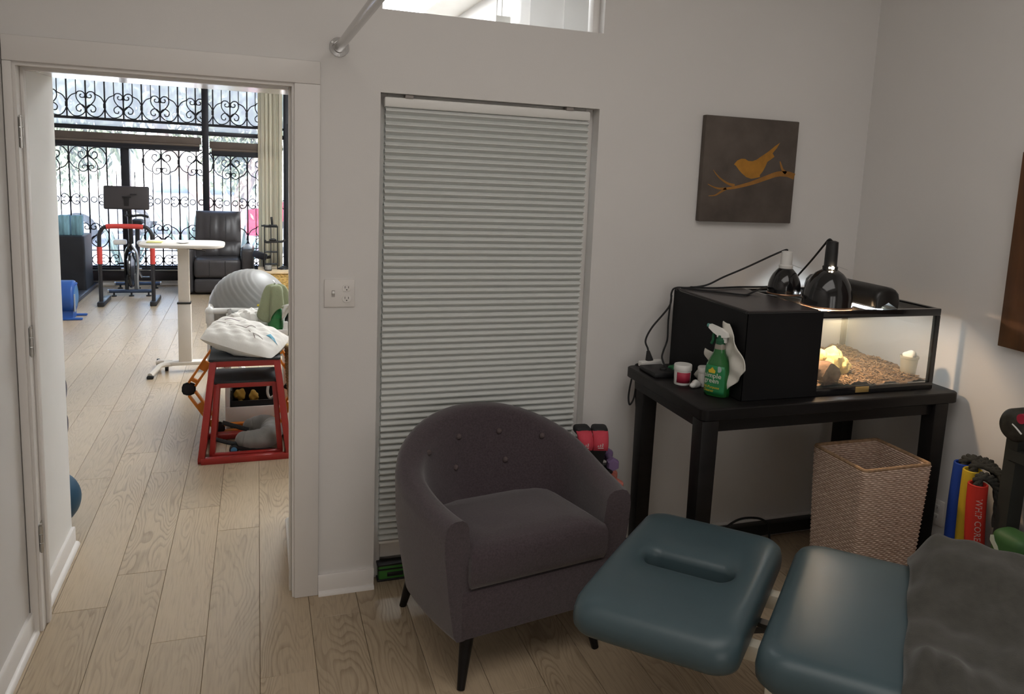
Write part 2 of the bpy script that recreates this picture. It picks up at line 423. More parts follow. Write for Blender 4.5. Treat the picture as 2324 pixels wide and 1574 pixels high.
# ---- baseboards with quarter round
def bboard(name, p0, p1, nrm, h=.085, t=.014, q=.017):
    """p0->p1 along the wall foot, nrm into the room"""
    p0 = Vector((*p0, 0)); p1 = Vector((*p1, 0)); n_ = Vector((*nrm, 0))
    prof = [(0, 0), (t+q, 0)]+[(t+q*math.cos(a), q*math.sin(a)) for a in (PI/8, PI/4, 3*PI/8)]+[(t, q), (t, h-.004), (t-.003, h), (0, h)]
    b = MB(); b.rings([[p+n_*x+Vector((0, 0, z)) for x, z in prof] for p in (p0, p1)])
    return struct(b.build(name, 'trim', smooth=50))
bboard('baseboard_back', (.223, WY), (NX0, WY), (0, -1))
bboard('baseboard_back_right', (NX1, WY), (XR, WY), (0, -1))
bboard('baseboard_left', (XL, YB), (XL, WY-.015), (1, 0))
bboard('baseboard_right', (XR, YB), (XR, WY), (-1, 0))
bboard('baseboard_passage_left', (XL, WT), (XL, 3.91), (1, 0))
bboard('baseboard_passage_right', (.148, WT), (.148, 3.93), (-1, 0))
bboard('baseboard_far', (-3.2, FY1), (1.87, FY1), (0, -1), h=.02, t=.012, q=.012)
bboard('baseboard_far_right', (FX1, 5.2), (FX1, FY1), (-1, 0))
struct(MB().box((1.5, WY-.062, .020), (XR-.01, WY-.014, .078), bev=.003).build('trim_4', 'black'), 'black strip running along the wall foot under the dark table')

# ---- door frame with casing, stops, hinges, strike plate
d = bpy.data.objects.new('door_1', None); COL.objects.link(d); d.location = (-.31, WY, 0); d['label'] = 'white painted door frame without a leaf'; d['kind'] = 'structure'
O = d.location
MB(O).box((.147, WY-.002, 0), (.122, WT+.004, 2.034)).box((.122, WY+.050, 0), (.112, WY+.085, 2.034), bev=.002).build('jamb', 'trim', d)
MB(O).box((-.775, WY-.002, 0), (-.752, WT+.004, 2.034)).box((-.752, WY+.050, 0), (-.742, WY+.085, 2.034), bev=.002).build('jamb', 'trim', d)
MB(O).box((-.775, WY-.002, 2.034), (.147, WT+.004, 2.055)).box((-.742, WY+.050, 2.024), (.112, WY+.085, 2.034)).build('head', 'trim', d)
def casing(pts):
    b = MB(O); b.box(*pts, bev=.004); return b.build('casing', 'trim', d)
casing(((.130, WY-.016, 0), (.223, WY, 2.046)))
casing(((-.787, WY-.016, 0), (-.760, WY, 2.046)))
casing(((-.787, WY-.016, 2.046), (.223, WY, 2.130)))
hm = None
for z0, z1 in ((1.755, 1.875), (1.03, 1.153), (.302, .420)):
    hz = (z0+z1)/2; h2 = .05
    h = MB(O).box((-.7515, WY+.006, hz-h2), (-.7495, WY+.046, hz+h2)).build('hinge', 'steel', d, label='steel butt hinge')
    k = MB(O)
    for i in range(3): k.cyl((-.744, WY+.001, hz-h2+.034*i), (-.744, WY+.001, hz-h2+.034*i+.031), .0065, n=10)
    k.cyl((-.744, WY+.001, hz-h2-.004), (-.744, WY+.001, hz-h2), .005, n=10); k.cyl((-.744, WY+.001, hz+h2), (-.744, WY+.001, hz+h2+.006), .005, n=10)
    k.build('hinge_knuckle', 'steel', h)
MB(O).box((.1225, WY+.012, .93), (.1205, WY+.044, 1.0)).build('strike_plate', 'steel', d)

# ---- tall side window with recessed frame (behind the blind)
w = bpy.data.objects.new('window_1', None); COL.objects.link(w); w.location = ((NX0+NX1)/2, 3.28, 0); w['kind'] = 'structure'; w['label'] = 'tall narrow sidelight window behind the pleated blind'
O = w.location; fy0, fy1 = 3.268, 3.315
for a, c in (((NX0, fy0, .0), (NX0+.035, fy1, 2.037)), ((NX1-.035, fy0, .0), (NX1, fy1, 2.037)), ((NX0+.035, fy0, 2.0), (NX1-.035, fy1, 2.037)), ((NX0+.035, fy0, .09), (NX1-.035, fy1, .175))):
    MB(O).box(a, c, bev=.003).build('frame_rail', 'trim', w)
MB(O).box((NX0, WT-.03, 0), (NX1, WT-.005, .09)).build('kick_panel', 'trim', w)
MB(O).box((NX0+.035, 3.290, .17), (NX1-.035, 3.294, 2.01)).build('pane', 'glass', w)
# ---- transom window
w = bpy.data.objects.new('window_2', None); COL.objects.link(w); w.location = ((NX0+NX1)/2, 3.28, 2.347); w['kind'] = 'structure'; w['label'] = 'high transom window above the blind'
O = w.location
for a, c in (((NX0, 3.262, 2.347), (NX0+.012, 3.31, 2.98)), ((NX1-.030, 3.255, 2.347), (NX1, 3.31, 2.98)), ((NX0, 3.262, 2.962), (NX1, 3.31, 2.98)), ((NX0, 3.275, 2.347), (NX1, 3.31, 2.356))):
    MB(O).box(a, c, bev=.002).build('frame_rail', 'trim', w)
MB(O).box((NX0+.01, 3.288, 2.35), (NX1-.025, 3.292, 2.97)).build('pane', 'glass', w)

# ---- frosted two-pane window behind the camera, lit by the daylight outside
w = bpy.data.objects.new('window_4', None); COL.objects.link(w); w.location = (1.05, YB, .55); w['kind'] = 'structure'; w['label'] = 'two pane frosted window lit by daylight'
O = w.location; frost = mat('frosted_pane', (.8, .8, .8), .6, emit=(1., .96, .92), estr=.7)
for x0, x1 in ((.16, .96), (1.14, 1.94)): MB(O).box((x0, YB-.10, .61), (x1, YB-.09, 2.19)).build('pane', frost, w)
for a, c in (((.10, YB-.13, .55), (.16, YB-.02, 2.25)), ((1.94, YB-.13, .55), (2.0, YB-.02, 2.25)), ((.96, YB-.13, .55), (1.14, YB-.02, 2.25)), ((.16, YB-.13, .55), (1.94, YB-.02, .61)), ((.16, YB-.13, 2.19), (1.94, YB-.02, 2.25))): MB(O).box(a, c, bev=.003).build('frame_rail', 'trim', w)

# ---- far shopfront window: black mullions, panes, sill panel
FY = 11.5
w = bpy.data.objects.new('window_3', None); COL.objects.link(w); w.location = (-1.3, FY, 0); w['kind'] = 'structure'; w['label'] = 'wide black framed shopfront window at the end of the gym'
O = w.location
def rail(a, c, m='iron', nm='frame_rail', bev=.004): return MB(O).box(a, c, bev=bev).build(nm, m, w)
wx0, wx1 = -3.1, .41
rail((wx0, FY+.02, .20), (wx1, FY+.10, .25)); rail((wx0, FY+.02, 2.87), (wx1, FY+.10, 2.92))
for x0, x1, z1 in ((-1.61, -1.512, 1.90), (-.667, -.589, 2.87), (-2.55, -2.46, 1.9), (.33, .41, 2.87), (-3.1, -3.03, 2.87)):
    rail((x0, FY-.045, .25), (x1, FY+.10, z1), nm='mullion')
rail((wx0, FY+.0, 1.955), (wx1, FY+.10, 2.01)); rail((wx0, FY+.01, 2.075), (wx1, FY+.05, 2.105))
rail((wx0, FY-.03, .06), (wx1, FY-.001, .185), m=mat('dark_panel', (.02, .016, .018), .5, var=.1), nm='sill_panel')
rail((wx0, FY-.04, .19), (wx1, FY+.02, .202), m='steel', nm='sill')
xs = [-3.03, -2.46, -1.512, -.589, .33]
for xa, xb in zip(xs, xs[1:]):
    MB(O).box((xa-.05, FY+.060, .25), (xb+.0, FY+.064, 1.96)).build('pane', 'shop_glass', w)
for xa, xb in ((-3.03, -.667), (-.589, .33)):
    MB(O).box((xa, FY+.060, 2.01), (xb, FY+.064, 2.87)).build('pane', 'glass_film', w)
# roller shade cassettes
shade = mat('shade_cassette', (.10, .075, .062), .6, var=.1)
for i, (xa, xb, z0) in enumerate(((-3.05, -.675, 1.80), (-.575, .32, 1.76))):
    t = thing('roller_shade', ['brown roller shade cassette over the wide left window bays', 'brown roller shade cassette over the right window bay beside the curtain'][i], 'roller shade', ((xa+xb)/2, FY-.06, z0), group='shades of the shopfront window')
    O2 = t.location
    MB(O2).box((xa, FY-.11, z0+.035), (xb, FY-.02, z0+.125), bev=.012).build('cassette', shade, t)
    MB(O2).cyl((xa+.02, FY-.07, z0+.03), (xb-.02, FY-.07, z0+.03), .028, n=14).build('roll', mat('shade_roll', (.15, .12, .10), .8), t)
    MB(O2).box((xa+.02, FY-.085, z0-.055), (xb-.02, FY-.077, z0+.02)).box((xa+.02, FY-.09, z0-.06), (xb-.02, FY-.072, z0-.035), bev=.004).build('hem_bar', 'iron', t)

# ---- wrought iron grilles outside the glass
def scroll_mesh(sgn):
    """one bay of scrollwork, centred on its middle bar, in the x-z plane; sgn=-1 turns it upside down"""
    b = MB()
    c1 = [(-.104, .135), (-.165, .10), (-.205, .02), (-.195, -.06), (-.15, -.125), (-.10, -.14), (-.045, -.12), (-.006, -.07), (-.02, -.015), (-.065, .005), (-.105, -.03), (-.095, -.075), (-.060, -.080), (-.053, -.055)]
    c2 = [(-.004, -.05), (-.05, .0), (-.092, .055), (-.104, .11), (-.085, .155), (-.04, .16), (-.008, .125), (-.02, .09), (-.055, .09), (-.062, .118), (-.045, .125)]
    for mx in (1, -1):
        for c in (c1, c2): b.tube([(x*mx, 0, z*sgn) for x, z in c], .0070, n=5, smooth=4)
    b.box((-.014, -.012, .10*sgn-.02), (.014, .012, .10*sgn+.02)); b.box((-.014, -.012, -.065*sgn-.02), (.014, .012, -.065*sgn+.02))
    b.box((-.222, -.012, -.03), (-.194, .012, .03))
    return b.mesh('scroll')
SC_UP, SC_DN = scroll_mesh(1), scroll_mesh(-1)
rb = MB()
for mx in (-1, 1):
    rb.tube([(mx*.052+.034*math.cos(a), 0, .034*math.sin(a)) for a in [2*PI*i/14 for i in range(14)]], .0065, n=5, closed=True)
RING = rb.mesh('ring_pair')
sb = MB()
for mx in (-1, 1):
    for sg in (-1, 1):
        sb.tube([(mx*.006, 0, 0), (mx*.03, 0, sg*.05), (mx*.075, 0, sg*.065), (mx*.095, 0, sg*.035), (mx*.07, 0, sg*.018), (mx*.055, 0, sg*.035)], .0062, n=5, smooth=4)
sb.box((-.012, -.01, -.035), (.012, .01, .035)); SMALL = sb.mesh('small_scroll')
bars = {}
def vbar(t, x, z0, z1, th):
    k = (round(z1-z0, 3), th)
    if k not in bars: bars[k] = MB().box((-th/2, -th/2, 0), (th/2, th/2, z1-z0)).mesh('bar', 0)
    return shared('bar', bars[k], 'iron', t, (x, 0, z0))
def grille(name, label, x0, x1, z0, z1, up):
    t = thing(name, label, 'window grille', (0, 11.478, 0), group='iron grilles of the shopfront window')
    MB().box((x0, -.012, z0), (x1, .012, z0+.022)).build('rail', 'iron', t, smooth=0)
    MB().box((x0, -.012, z1-.022), (x1, .012, z1)).build('rail', 'iron', t, smooth=0)
    k = 0; base = -1.972
    n0 = math.ceil((x0-base)/.2055*2-.01); n1 = math.floor((x1-base)/.2055*2+.01)
    for i in range(n0, n1+1):
        x = base+i*.10275; odd = i % 2
        vbar(t, x, z0+.02 if not odd else (z0+.30 if up else z0+.02), z1-.02 if (not odd or up) else z1-.32, .016 if not odd else .010)
        if i % 4 == 0 and x-.2 > x0-.25 and x+.2 < x1+.25:
            if up: shared('scroll', SC_UP, 'iron', t, (x, 0, z0+.165))
            else:
                shared('scroll', SC_DN, 'iron', t, (x, 0, z1-.175))
                shared('ring_pair', RING, 'iron', t, (x, 0, z0+.88)); shared('scroll', SC_UP, 'iron', t, (x, 0, z0+.42)); shared('small_scroll', SMALL, 'iron', t, (x, 0, z0+.12))
        if not up and i % 4 == 2: shared('small_scroll', SMALL, 'iron', t, (x, 0, z0+.88)); shared('small_scroll', SMALL, 'iron', t, (x, 0, z0+.12))
    if not up: MB().box((x0, -.006, z0+.235), (x1, .006, z0+.247)).build('rail', 'iron', t, smooth=0)
grille('window_grille', 'black iron scroll grille across the wide upper window pane', -3.0, -.68, 2.085, 2.90, True)
grille('window_grille', 'black iron scroll grille across the upper pane beside the curtain', -.58, .32, 2.085, 2.90, True)
grille('window_grille', 'black iron scroll grille behind the blue foam blocks', -2.46, -1.60, .21, 1.775, False)
grille('window_grille', 'black iron scroll grille behind the exercise bike and recliner', -1.51, -.67, .21, 1.775, False)
grille('window_grille', 'black iron scroll grille in the narrow bay beside the curtain', -.58, .32, .21, 1.745, False)
# ---- vertical curtain at the window edge
def curt(u, v):
    x = .012+u*.30
    return (x, 11.36+.022*math.sin(u*34)+.008*math.sin(u*77), .04+v*2.85)
MB().grid(curt, 110, 4).build('curtain', 'curtain_cloth', thick=.004)
tag(bpy.data.objects['curtain'], 'cream pleated curtain gathered at the right end of the window', 'curtain')

# ---- ceiling light of the far room and two added fill panels
emit = mat('light_panel_far', (.9, .9, .9), .5, emit=(.95, .98, 1.), estr=8.)
for i, (x0, y0, x1, y1) in enumerate(((.55, 6.2, 1.49, 9.0), (.5, 3.8, 1.25, 4.35))):  # second panel is unseen, added to brighten the walls behind the transom
    t = thing('ceiling_or_fill_light', ['bright white ceiling light panel seen through the transom', 'added white fill light panel just behind the transom wall'][i], 'ceiling light', ((x0+x1)/2, (y0+y1)/2, CEIL-.03))
    O2 = t.location
    MB(O2).box((x0-.02, y0-.02, CEIL-.03), (x1+.02, y1+.02, CEIL)).build('housing', 'trim', t)
    MB(O2).box((x0, y0, CEIL-.036), (x1, y1, CEIL-.030)).build('diffuser', emit, t)
emit2 = mat('fill_panel_near', (.9, .9, .9), .5, emit=(1, .95, .90), estr=.92)  # unseen fill panel, added to light the treatment room from above
t = thing('ceiling_or_fill_light', 'added fill light panel on the treatment room ceiling', 'ceiling light', (.8, .8, CEIL-.03))
O2 = t.location
MB(O2).box((-.53, -.13, CEIL-.03), (2.13, 1.73, CEIL)).build('housing', 'trim', t)
MB(O2).box((-.50, -.10, CEIL-.036), (2.10, 1.70, CEIL-.030)).build('diffuser', emit2, t)
# ================================================================ TREATMENT ROOM
# ---- pleated honeycomb blind
t = thing('honeycomb_blind', 'pale grey honeycomb blind lowered over the tall sidelight window', 'blind', (.906, 3.235, .17))
bx0, bx1, bz0, bz1 = .470, 1.325, .185, 1.985
nC = 68; pitch = (bz1-bz0)/nC
c = MB(); dz = pitch/2; dy = .0255
prof = [(-.0035, dz), (-dy, .002), (-dy, -.002), (-.0035, -dz), (.0035, -dz), (dy, -.002), (dy, .002), (.0035, dz)]
c.rings([[Vector((x, y, z)) for y, z in prof] for x in (-(bx1-bx0)/2, (bx1-bx0)/2)], caps=False)
CELL = c.mesh('cell', 20)
for i in range(nC):
    jx = random.uniform(-.0012, .0012)
    shared('cell', CELL, 'blind_cloth', t, ((bx0+bx1)/2-.906+jx, 0, bz1-pitch*(i+.5)-.17))
O = t.location
MB(O).box((bx0-.006, 3.212, bz1), (bx1+.006, 3.256, 2.024), bev=.008).build('head_rail', 'white_plastic', t)
MB(O).box((bx0, 3.222, .172), (bx1, 3.250, bz1-pitch*nC), bev=.004).build('bottom_rail', 'white_plastic', t)
for x in (.56, 1.235): MB(O).box((x-.016, 3.208, 2.022), (x+.016, 3.250, 2.0365), bev=.002).build('bracket', mat('clip', (.3, .27, .25), .5), t)

# ---- switch and socket plate
def socket(o, off, cx, cz, y, m='white_plastic', ax='y'):
    pass
t = thing('wall_plate', 'white wall plate with a toggle switch and twin socket by the door', 'switch plate', (.299, WY, 1.255))
MB().box((-.058, -.007, -.055), (.058, 0, .055), bev=.003).build('plate', 'trim', t)
MB().box((-.030, -.0085, -.014), (-.018, -.006, .012)).build('toggle_slot', mat('slot', (.45, .42, .40), .6), t)
MB().bar((-.024, -.006, -.002), (-.024, -.017, .006), .009, .010, bev=.001).build('toggle', 'white_plastic', t)
for z in (.021, -.021):
    s_ = MB(); s_.rings([[Vector((.027+.017*math.cos(a), y, z+max(-.0135, min(.0135, .017*math.sin(a))))) for a in [2*PI*i/24 for i in range(24)]] for y in (-.006, -.0095)])
    sk = s_.build('socket', 'trim', t)
    MB().box((.0195, -.0100, z-.001), (.0215, -.0094, z+.008)).box((.0325, -.0100, z-.001), (.0345, -.0094, z+.007)).cyl((.027, -.0094, z-.007), (.027, -.0100, z-.007), .0025, n=8).build('socket_slots', mat('dark_slot', (.05, .045, .04), .6), sk)

# ---- hanging rod with flange
t = thing('hanging_rod', 'polished metal hanging rod in a wall flange above the door', 'rod', (.291, WY, 2.19))
MB().cyl((0, -.003, 0), (.0, -2.3, .0), .0165, n=20).build('tube', 'chrome', t)
f = MB()
f.cyl((0, 0, 0), (0, -.004, 0), .036, n=28); f.cyl((0, -.004, 0), (0, -.016, 0), .0225, .0205, n=24)
f.build('flange', 'chrome', t)
for a in (.5, 2.6, 4.7): MB().cyl((.030*math.cos(a), -.004, .030*math.sin(a)), (.030*math.cos(a), -.0065, .030*math.sin(a)), .0042, n=10).build('screw', 'steel', t)
MB().cyl((-.016, -.011, .004), (-.0225, -.013, .006), .004, n=10).build('set_screw', 'chrome', t)

# ---- canvas with painted bird
px0, px1, pz0, pz1, py = 1.866, 2.362, 1.574, 2.046, WY-.035
t = thing('canvas_painting', 'dark brown canvas with an orange bird on a branch', 'painting', ((px0+px1)/2, WY, pz0))
O = t.location
MB(O).box((px0, py, pz0), (px1, WY-.002, pz1), bev=.004).build('canvas', mat('canvas_brown', (.105, .085, .072), .85, var=.22, vscale=9., bump=.3, bscale=500.), t)
def paint(poly, nm, m, y):
    """flat painted shape, in crop pixels of the canvas face (1574-square study)"""
    P = []
    for u, v in poly:
        # bilinear: corners TL(300,160) TR(1410,240) BL(175,1415) BR(1270,1447)
        lo, hi = 0., 1.
        tv = (v-160-(u-300)*.072)/(1255-((u-300)*.045))
        xl = 300-125*tv; xr = 1410-140*tv
        tu = (u-xl)/(xr-xl)
        P.append((px0+tu*(px1-px0), pz1-tv*(pz1-pz0)))
    b = MB(O); n = len(P)
    b._add([(x, y, z) for x, z in P]+[(x, y-.0006, z) for x, z in P], [tuple(range(n, 2*n)), tuple(reversed(range(n)))]+[(i, (i+1) % n, (i+1) % n+n, i+n) for i in range(n)])
    return b.build(nm, m, t, smooth=0)
gold = mat('paint_gold', (.42, .19, .022), .6, var=.25, vscale=14.)
twig = mat('paint_twig', (.33, .15, .03), .65, var=.2, vscale=20.)
bird = [(600, 735), (640, 690), (690, 668), (735, 672), (770, 695), (820, 698), (870, 680), (930, 640), (1010, 590), (1100, 520), (1160, 482), (1120, 545), (1065, 605), (1088, 645), (1040, 680), (1000, 705), (975, 760), (940, 820), (905, 860), (905, 885), (860, 895), (800, 905), (740, 885), (690, 840), (655, 800), (625, 755)]
paint(bird, 'painted_bird', gold, py)
def stroke(pts, w0, w1, nm):
    P = catmull([(x, y, 0) for x, y in pts], 5); L = []; Rr = []
    for i, p in enumerate(P):
        q = P[min(i+1, len(P)-1)]-P[max(i-1, 0)]; q.normalize(); nn = Vector((-q.y, q.x, 0)); w_ = w0+(w1-w0)*i/(len(P)-1)
        L.append(p+nn*w_/2); Rr.append(p-nn*w_/2)
    paint([(p.x, p.y) for p in L]+[(p.x, p.y) for p in reversed(Rr)], nm, twig, py)
stroke([(1328, 880), (1240, 850), (1120, 850), (980, 895), (840, 945), (700, 985), (560, 1015), (430, 1022), (350, 1000), (290, 968)], 74, 8, 'painted_branch')
stroke([(600, 985), (520, 960), (440, 905), (390, 850), (358, 800)], 34, 6, 'painted_twig')
stroke([(500, 1020), (430, 1065), (370, 1100), (295, 1108)], 30, 8, 'painted_twig')
stroke([(1225, 840), (1185, 800), (1168, 750), (1155, 700)], 40, 12, 'painted_twig')

# ---- brown panel on the right wall
t = MB((XR, 1.9, 1.17)).box((XR-.030, 1.55, 1.168), (XR-.001, 2.305, 1.93), bev=.002).build('wooden_panel', mat('brown_wood', (.105, .042, .014), .5, var=.35, vscale=3., stretch=(1, 6, 1), bump=.1))
t.location = (XR, 1.9, 1.17); tag(t, 'warm brown wooden panel hung on the right wall', 'wall panel')

# ---- wall outlet on right wall
t = thing('wall_outlet', 'white wall outlet low on the right wall behind the basket', 'outlet', (XR, 2.52, .37))
MB().box((-.006, -.037, -.057), (0, .037, .057), bev=.002).build('plate', 'trim', t)
for z in (.021, -.021):
    sk = MB().box((-.009, -.016, z-.014), (-.005, .016, z+.014), bev=.002).build('socket', 'white_plastic', t)
    MB().box((-.0096, -.008, z-.004), (-.0088, -.006, z+.006)).box((-.0096, .006, z-.004), (-.0088, .008, z+.006)).build('socket_slots', 'dark_slot', sk)

# ---- armchair
t = thing('armchair', 'plum brown fabric tub armchair with buttoned back and black tapered legs', 'armchair', (.862, 2.775, 0), math.radians(10.0))
HW, BD, FR_ = .402, .340, -.335
def rim(s):
    """outer plan outline, s in -1..1 from left arm front round the back to the right arm front"""
    a = abs(s); sg = 1 if s >= 0 else -1
    if a > .55:
        k = (a-.55)/.45; return Vector((sg*(HW-.035*k*k), 0-(0-FR_)*k, 0))
    th = (1-a/.55)*PI/2; e = 2/2.05
    return Vector((sg*HW*math.cos(th)**e, BD*math.sin(th)**e, 0))
def top_h(y): return .632+.185*max(0., (y-FR_)/(BD-FR_))**2.05
def rim_n(s):
    d_ = (rim(min(1, s+.01))-rim(max(-1, s-.01))).normalized(); return Vector((d_.y, -d_.x, 0)) if True else None
NS = 61; rings_ = []; inner_ = []
for i in range(NS):
    s = -1+2*i/(NS-1); p = rim(s); n_ = -rim_n(s)
    if n_.dot(p) > 0 and p.length > .1: n_ = -n_
    h = top_h(p.y); kb = sstep((p.y+.1)/.4)
    ti = .096+.014*kb
    def at(inn, z): return p+n_*inn+Vector((0, 0, z))
    lean = .135*kb
    prof = [at(.085, .195), at(.060, .200), at(.045, .225), at(.022, .36), at(.004, .50), at(0, h-.06), at(.004, h-.025), at(.018, h-.006), at(.036, h), at(ti-.028, h-.003), at(ti-.010, h-.016), at(ti, h-.04),
            at(ti+lean*.25, .58), at(ti+.012+lean*.6, .46), at(ti+.02+lean, .30), at(ti+.02+lean, .20)]
    rings_.append(prof); inner_.append((p, n_, ti, lean))
MB().rings(rings_).build('shell', 'armchair_fabric', t, smooth=50)
# seat cushion
def out_in(inset, n=41, front=FR_-.012):
    P = []
    for i in range(n):
        s = -.86+1.72*i/(n-1); p = rim(s); n_ = -rim_n(s)
        if n_.dot(p) > 0 and p.length > .1: n_ = -n_
        P.append(p+n_*inset)
    return P
def cushion(inset, z, fr):
    P = out_in(inset); P[0].y = P[-1].y = fr
    P = [Vector((max(-.272+(inset-.105), min(.272-(inset-.105), p.x)), min(max(p.y, fr), .155-(inset-.105)), z-.07*max(0., min(p.y, .155)-FR_-.05))) for p in P]
    fl_ = [Vector((P[-1].x+(P[0].x-P[-1].x)*k/10, fr, z)) for k in range(1, 10)]
    return P+fl_
c = MB(); zz = [(.135, .375, FR_+.035), (.112, .382, FR_+.008), (.105, .41, FR_-.004), (.105, .485, FR_-.004), (.112, .510, FR_+.010), (.135, .522, FR_+.035), (.20, .530, FR_+.10)]
c.rings([cushion(*q) for q in zz]); c.build('seat_cushion', 'armchair_fabric', t, smooth=60)
MB().box((-.295, FR_+.012, .196), (.295, FR_+.08, .372), bev=.012).build('front_panel', 'armchair_fabric', t)
MB().box((-.27, -.27, .19), (.27, .22, .37)).build('seat_base', 'armchair_fabric', t)
for s, z in ((-.34, .70), (-.115, .715), (.115, .715), (.34, .70), (-.12, .60), (.12, .60)):
    i = round((s+1)/2*(NS-1)); p, n_, ti, lean = inner_[i]; zt_ = top_h(p.y)-.04
    inn = ti+lean*.25*(zt_-z)/(zt_-.58) if z > .58 else ti+lean*.25+(.012+lean*.35)*(.58-z)/.12
    q = p+n_*(inn)+Vector((0, 0, z))
    bt = MB(); bt.sphere(q, .012, 12, 8); bt.build('button', 'button_fabric', t)
for x, y in ((-.275, -.293), (.275, -.293), (-.275, .293), (.275, .293)):
    MB().cyl((x, y, 0), (x*.86, y*.86, .205), .0135, .027, n=18).build('leg', 'black_wood', t)

# ---- treatment table at 45 degrees: width axis (.716,.698), length axis (.698,-.716)
ang = math.atan2(-.716, .698)   # local x = length axis, local y = width axis
t = thing('treatment_table', 'blue vinyl treatment table with a slotted face section', 'treatment table', (1.205, 1.965, 0), ang)
ZT = .625
def pad_prof(hx, hy, r, zt, zb, n=10, dome=.0):
    """stacked outlines of a soft pad without hole"""
    R_ = []
    for ins, z in ((.05, zb), (.018, zb+.004), (.002, zb+.022), (0, zb+.045), (.004, zt-.032), (.016, zt-.012), (.034, zt-.003), (.06, zt), (.12, zt+.002), (.2, zt+.003)):
        R_.append(rrect(hx-ins, hy-ins, max(.02, r-ins*.7), n, z))
    return R_
# head section with slot: closed cross-section swept round the slot
hx, hy = .235, .365
outer = rrect(hx, hy, .075, 12); NN = len(outer)
sl = []
for q in outer:
    a = math.atan2(q.y/hy, q.x/hx); sl.append(a)
def slot_pt(p):
    # stadium slot lying along the table
    L_, r_ = .098, .040
    if abs(p.x) < hx-.070: return Vector((p.x*L_/(hx-.070), r_*(1 if p.y > 0 else -1), 0))
    sx_ = 1 if p.x > 0 else -1
    th = max(-1, min(1, p.y/hy))*PI/2
    return Vector((sx_*(L_+r_*math.cos(th)), r_*math.sin(th), 0))
fine = []
for i in range(NN):
    p, q = outer[i], outer[(i+1) % NN]; m_ = max(1, int((q-p).length/.03))
    for k in range(m_): fine.append(p.lerp(q, k/m_))
outer = fine; NN = len(outer)
prof = [(0, .505), (0, .590), (.02, .604), (.06, .613), (.13, .620), (.28, .625), (.62, .627), (.80, .623), (.90, .614), (.96, .600), (.992, .578), (1., .560), (.992, .540), (.96, .526), (.85, .520), (.3, .510), (.05, .505)]
c = MB(); rg = []
for p in outer:
    i_ = slot_pt(p)+Vector((.0, .02, 0)); rg.append([i_.lerp(p, tt)+Vector((0, 0, z)) for tt, z in prof])
c.rings(rg, closed=True); hs = c.build('head_section', 'vinyl_blue', t, smooth=70)
MB().prism([(q.x*.9, q.y*.93) for q in rrect(hx, hy, .07, 6)][:], .5185, .530, 'z').build('head_board', 'black', t) if False else None
# body section, gap of 40 mm
bx = hx+.035
BL = 1.48
c = MB(); c.rings([[Vector((p.x+bx+BL/2, p.y+.002, p.z)) for p in r_] for r_ in pad_prof(BL/2, .372, .085, .628, .52)]); c.build('body_section', 'vinyl_blue', t, smooth=70)
fr = mat('cream_steel', (.62, .58, .48), .45, var=.04)
for y in (-.13, .17): MB().box((-.14, y-.022, .470), (bx+BL-.2, y+.022, .515), bev=.004).build('rail', fr, t)
MB().box((bx+.03, -.30, .465), (bx+BL-.1, .30, .518), bev=.006).build('frame', fr, t)
for x in (bx+.16, bx+BL-.35):
    for sy in (-1, 1): MB().box((x-.025, sy*.24-.025, .0), (x+.025, sy*.24+.025, .47), bev=.004).build('leg', fr, t)
MB().box((bx+.1, -.28, .06), (bx+BL-.3, .28, .11), bev=.006).build('base_frame', fr, t)
MB().bar((bx-.02, .05, .46), (-.10, .12, .30), .014, .014).build('head_strut', 'black', t)
MB().bar((-.12, -.02, .527), (bx+.05, -.02, .512), .03, .012).build('head_hinge', 'black', t)
MB().tube([(bx-.12, -.33, .0), (bx-.06, -.32, .1), (bx+.0, -.30, .25), (bx+.05, -.28, .45)], .010, n=10, smooth=5).build('gas_strut', 'black', t)
# grey sheet draped over the far end
def sheet(u, v):
    # u along length, v across
    x = bx+.330+.012*math.sin(v*3+.5)+.003*math.sin(v*31)+u*1.12
    w_ = .372; s_ = (v-.5)*2*.62
    a = abs(s_); sg = 1 if s_ > 0 else -1
    flat = w_-.035
    if a < flat: y, z = s_, .637
    else:
        k = a-flat; th = min(PI/2, k/.045); y = sg*(flat+.045*math.sin(th)); z = .637-.045*(1-math.cos(th))-max(0, k-.0707)
        y += sg*.012*math.sin(x*19+sg)*min(1, k*6)
    hump = .075*math.exp(-((x-bx-1.15)/.38)**2-((y-.02)/.21)**2) if False else 0
    z += (.085*sstep((y+.02)/.30)+.012)*sstep((x-bx-.30)/.12) + .0045*math.sin(x*23+y*9)+.0035*math.sin(x*57-y*31)+.004*math.sin(y*41+x*7)+.012*math.exp(-((x-bx-.39)/.03)**2)*(1+math.sin(y*21))*.5
    if y < -.05: z += .03*math.exp(-((y+.27)/.07)**2)*math.exp(-((x-bx-.42)/.08)**2)*(1+.5*math.sin(x*80))
    return (x, y, max(z, .3))
o = MB().grid(sheet, 120, 90).build('blanket', 'blanket', thick=.006, smooth=80)
o.location = t.location; o.rotation_euler = t.rotation_euler
tag(o, 'dark grey rumpled sheet draped over the blue treatment table', 'blanket')

# ---- green latch box on the floor in the window recess
t = thing('green_case', 'green and black plastic case pushed under the blind', 'case', (.545, 3.245, 0))
MB().box((-.072, -.018, .004), (.072, .03, .075), bev=.006).build('body', mat('green_plastic', (.05, .20, .035), .5, var=.1), t)
MB().box((-.078, -.022, .0), (.078, .03, .010), bev=.003).build('base', 'black', t)
MB().box((-.078, -.022, .068), (.078, .03, .078), bev=.003).box((-.076, -.021, .05), (.076, -.016, .056)).build('lid_band', 'black', t)
MB().box((-.036, -.0215, .020), (.032, -.016, .038), bev=.002).build('handle_slot', 'black', t)

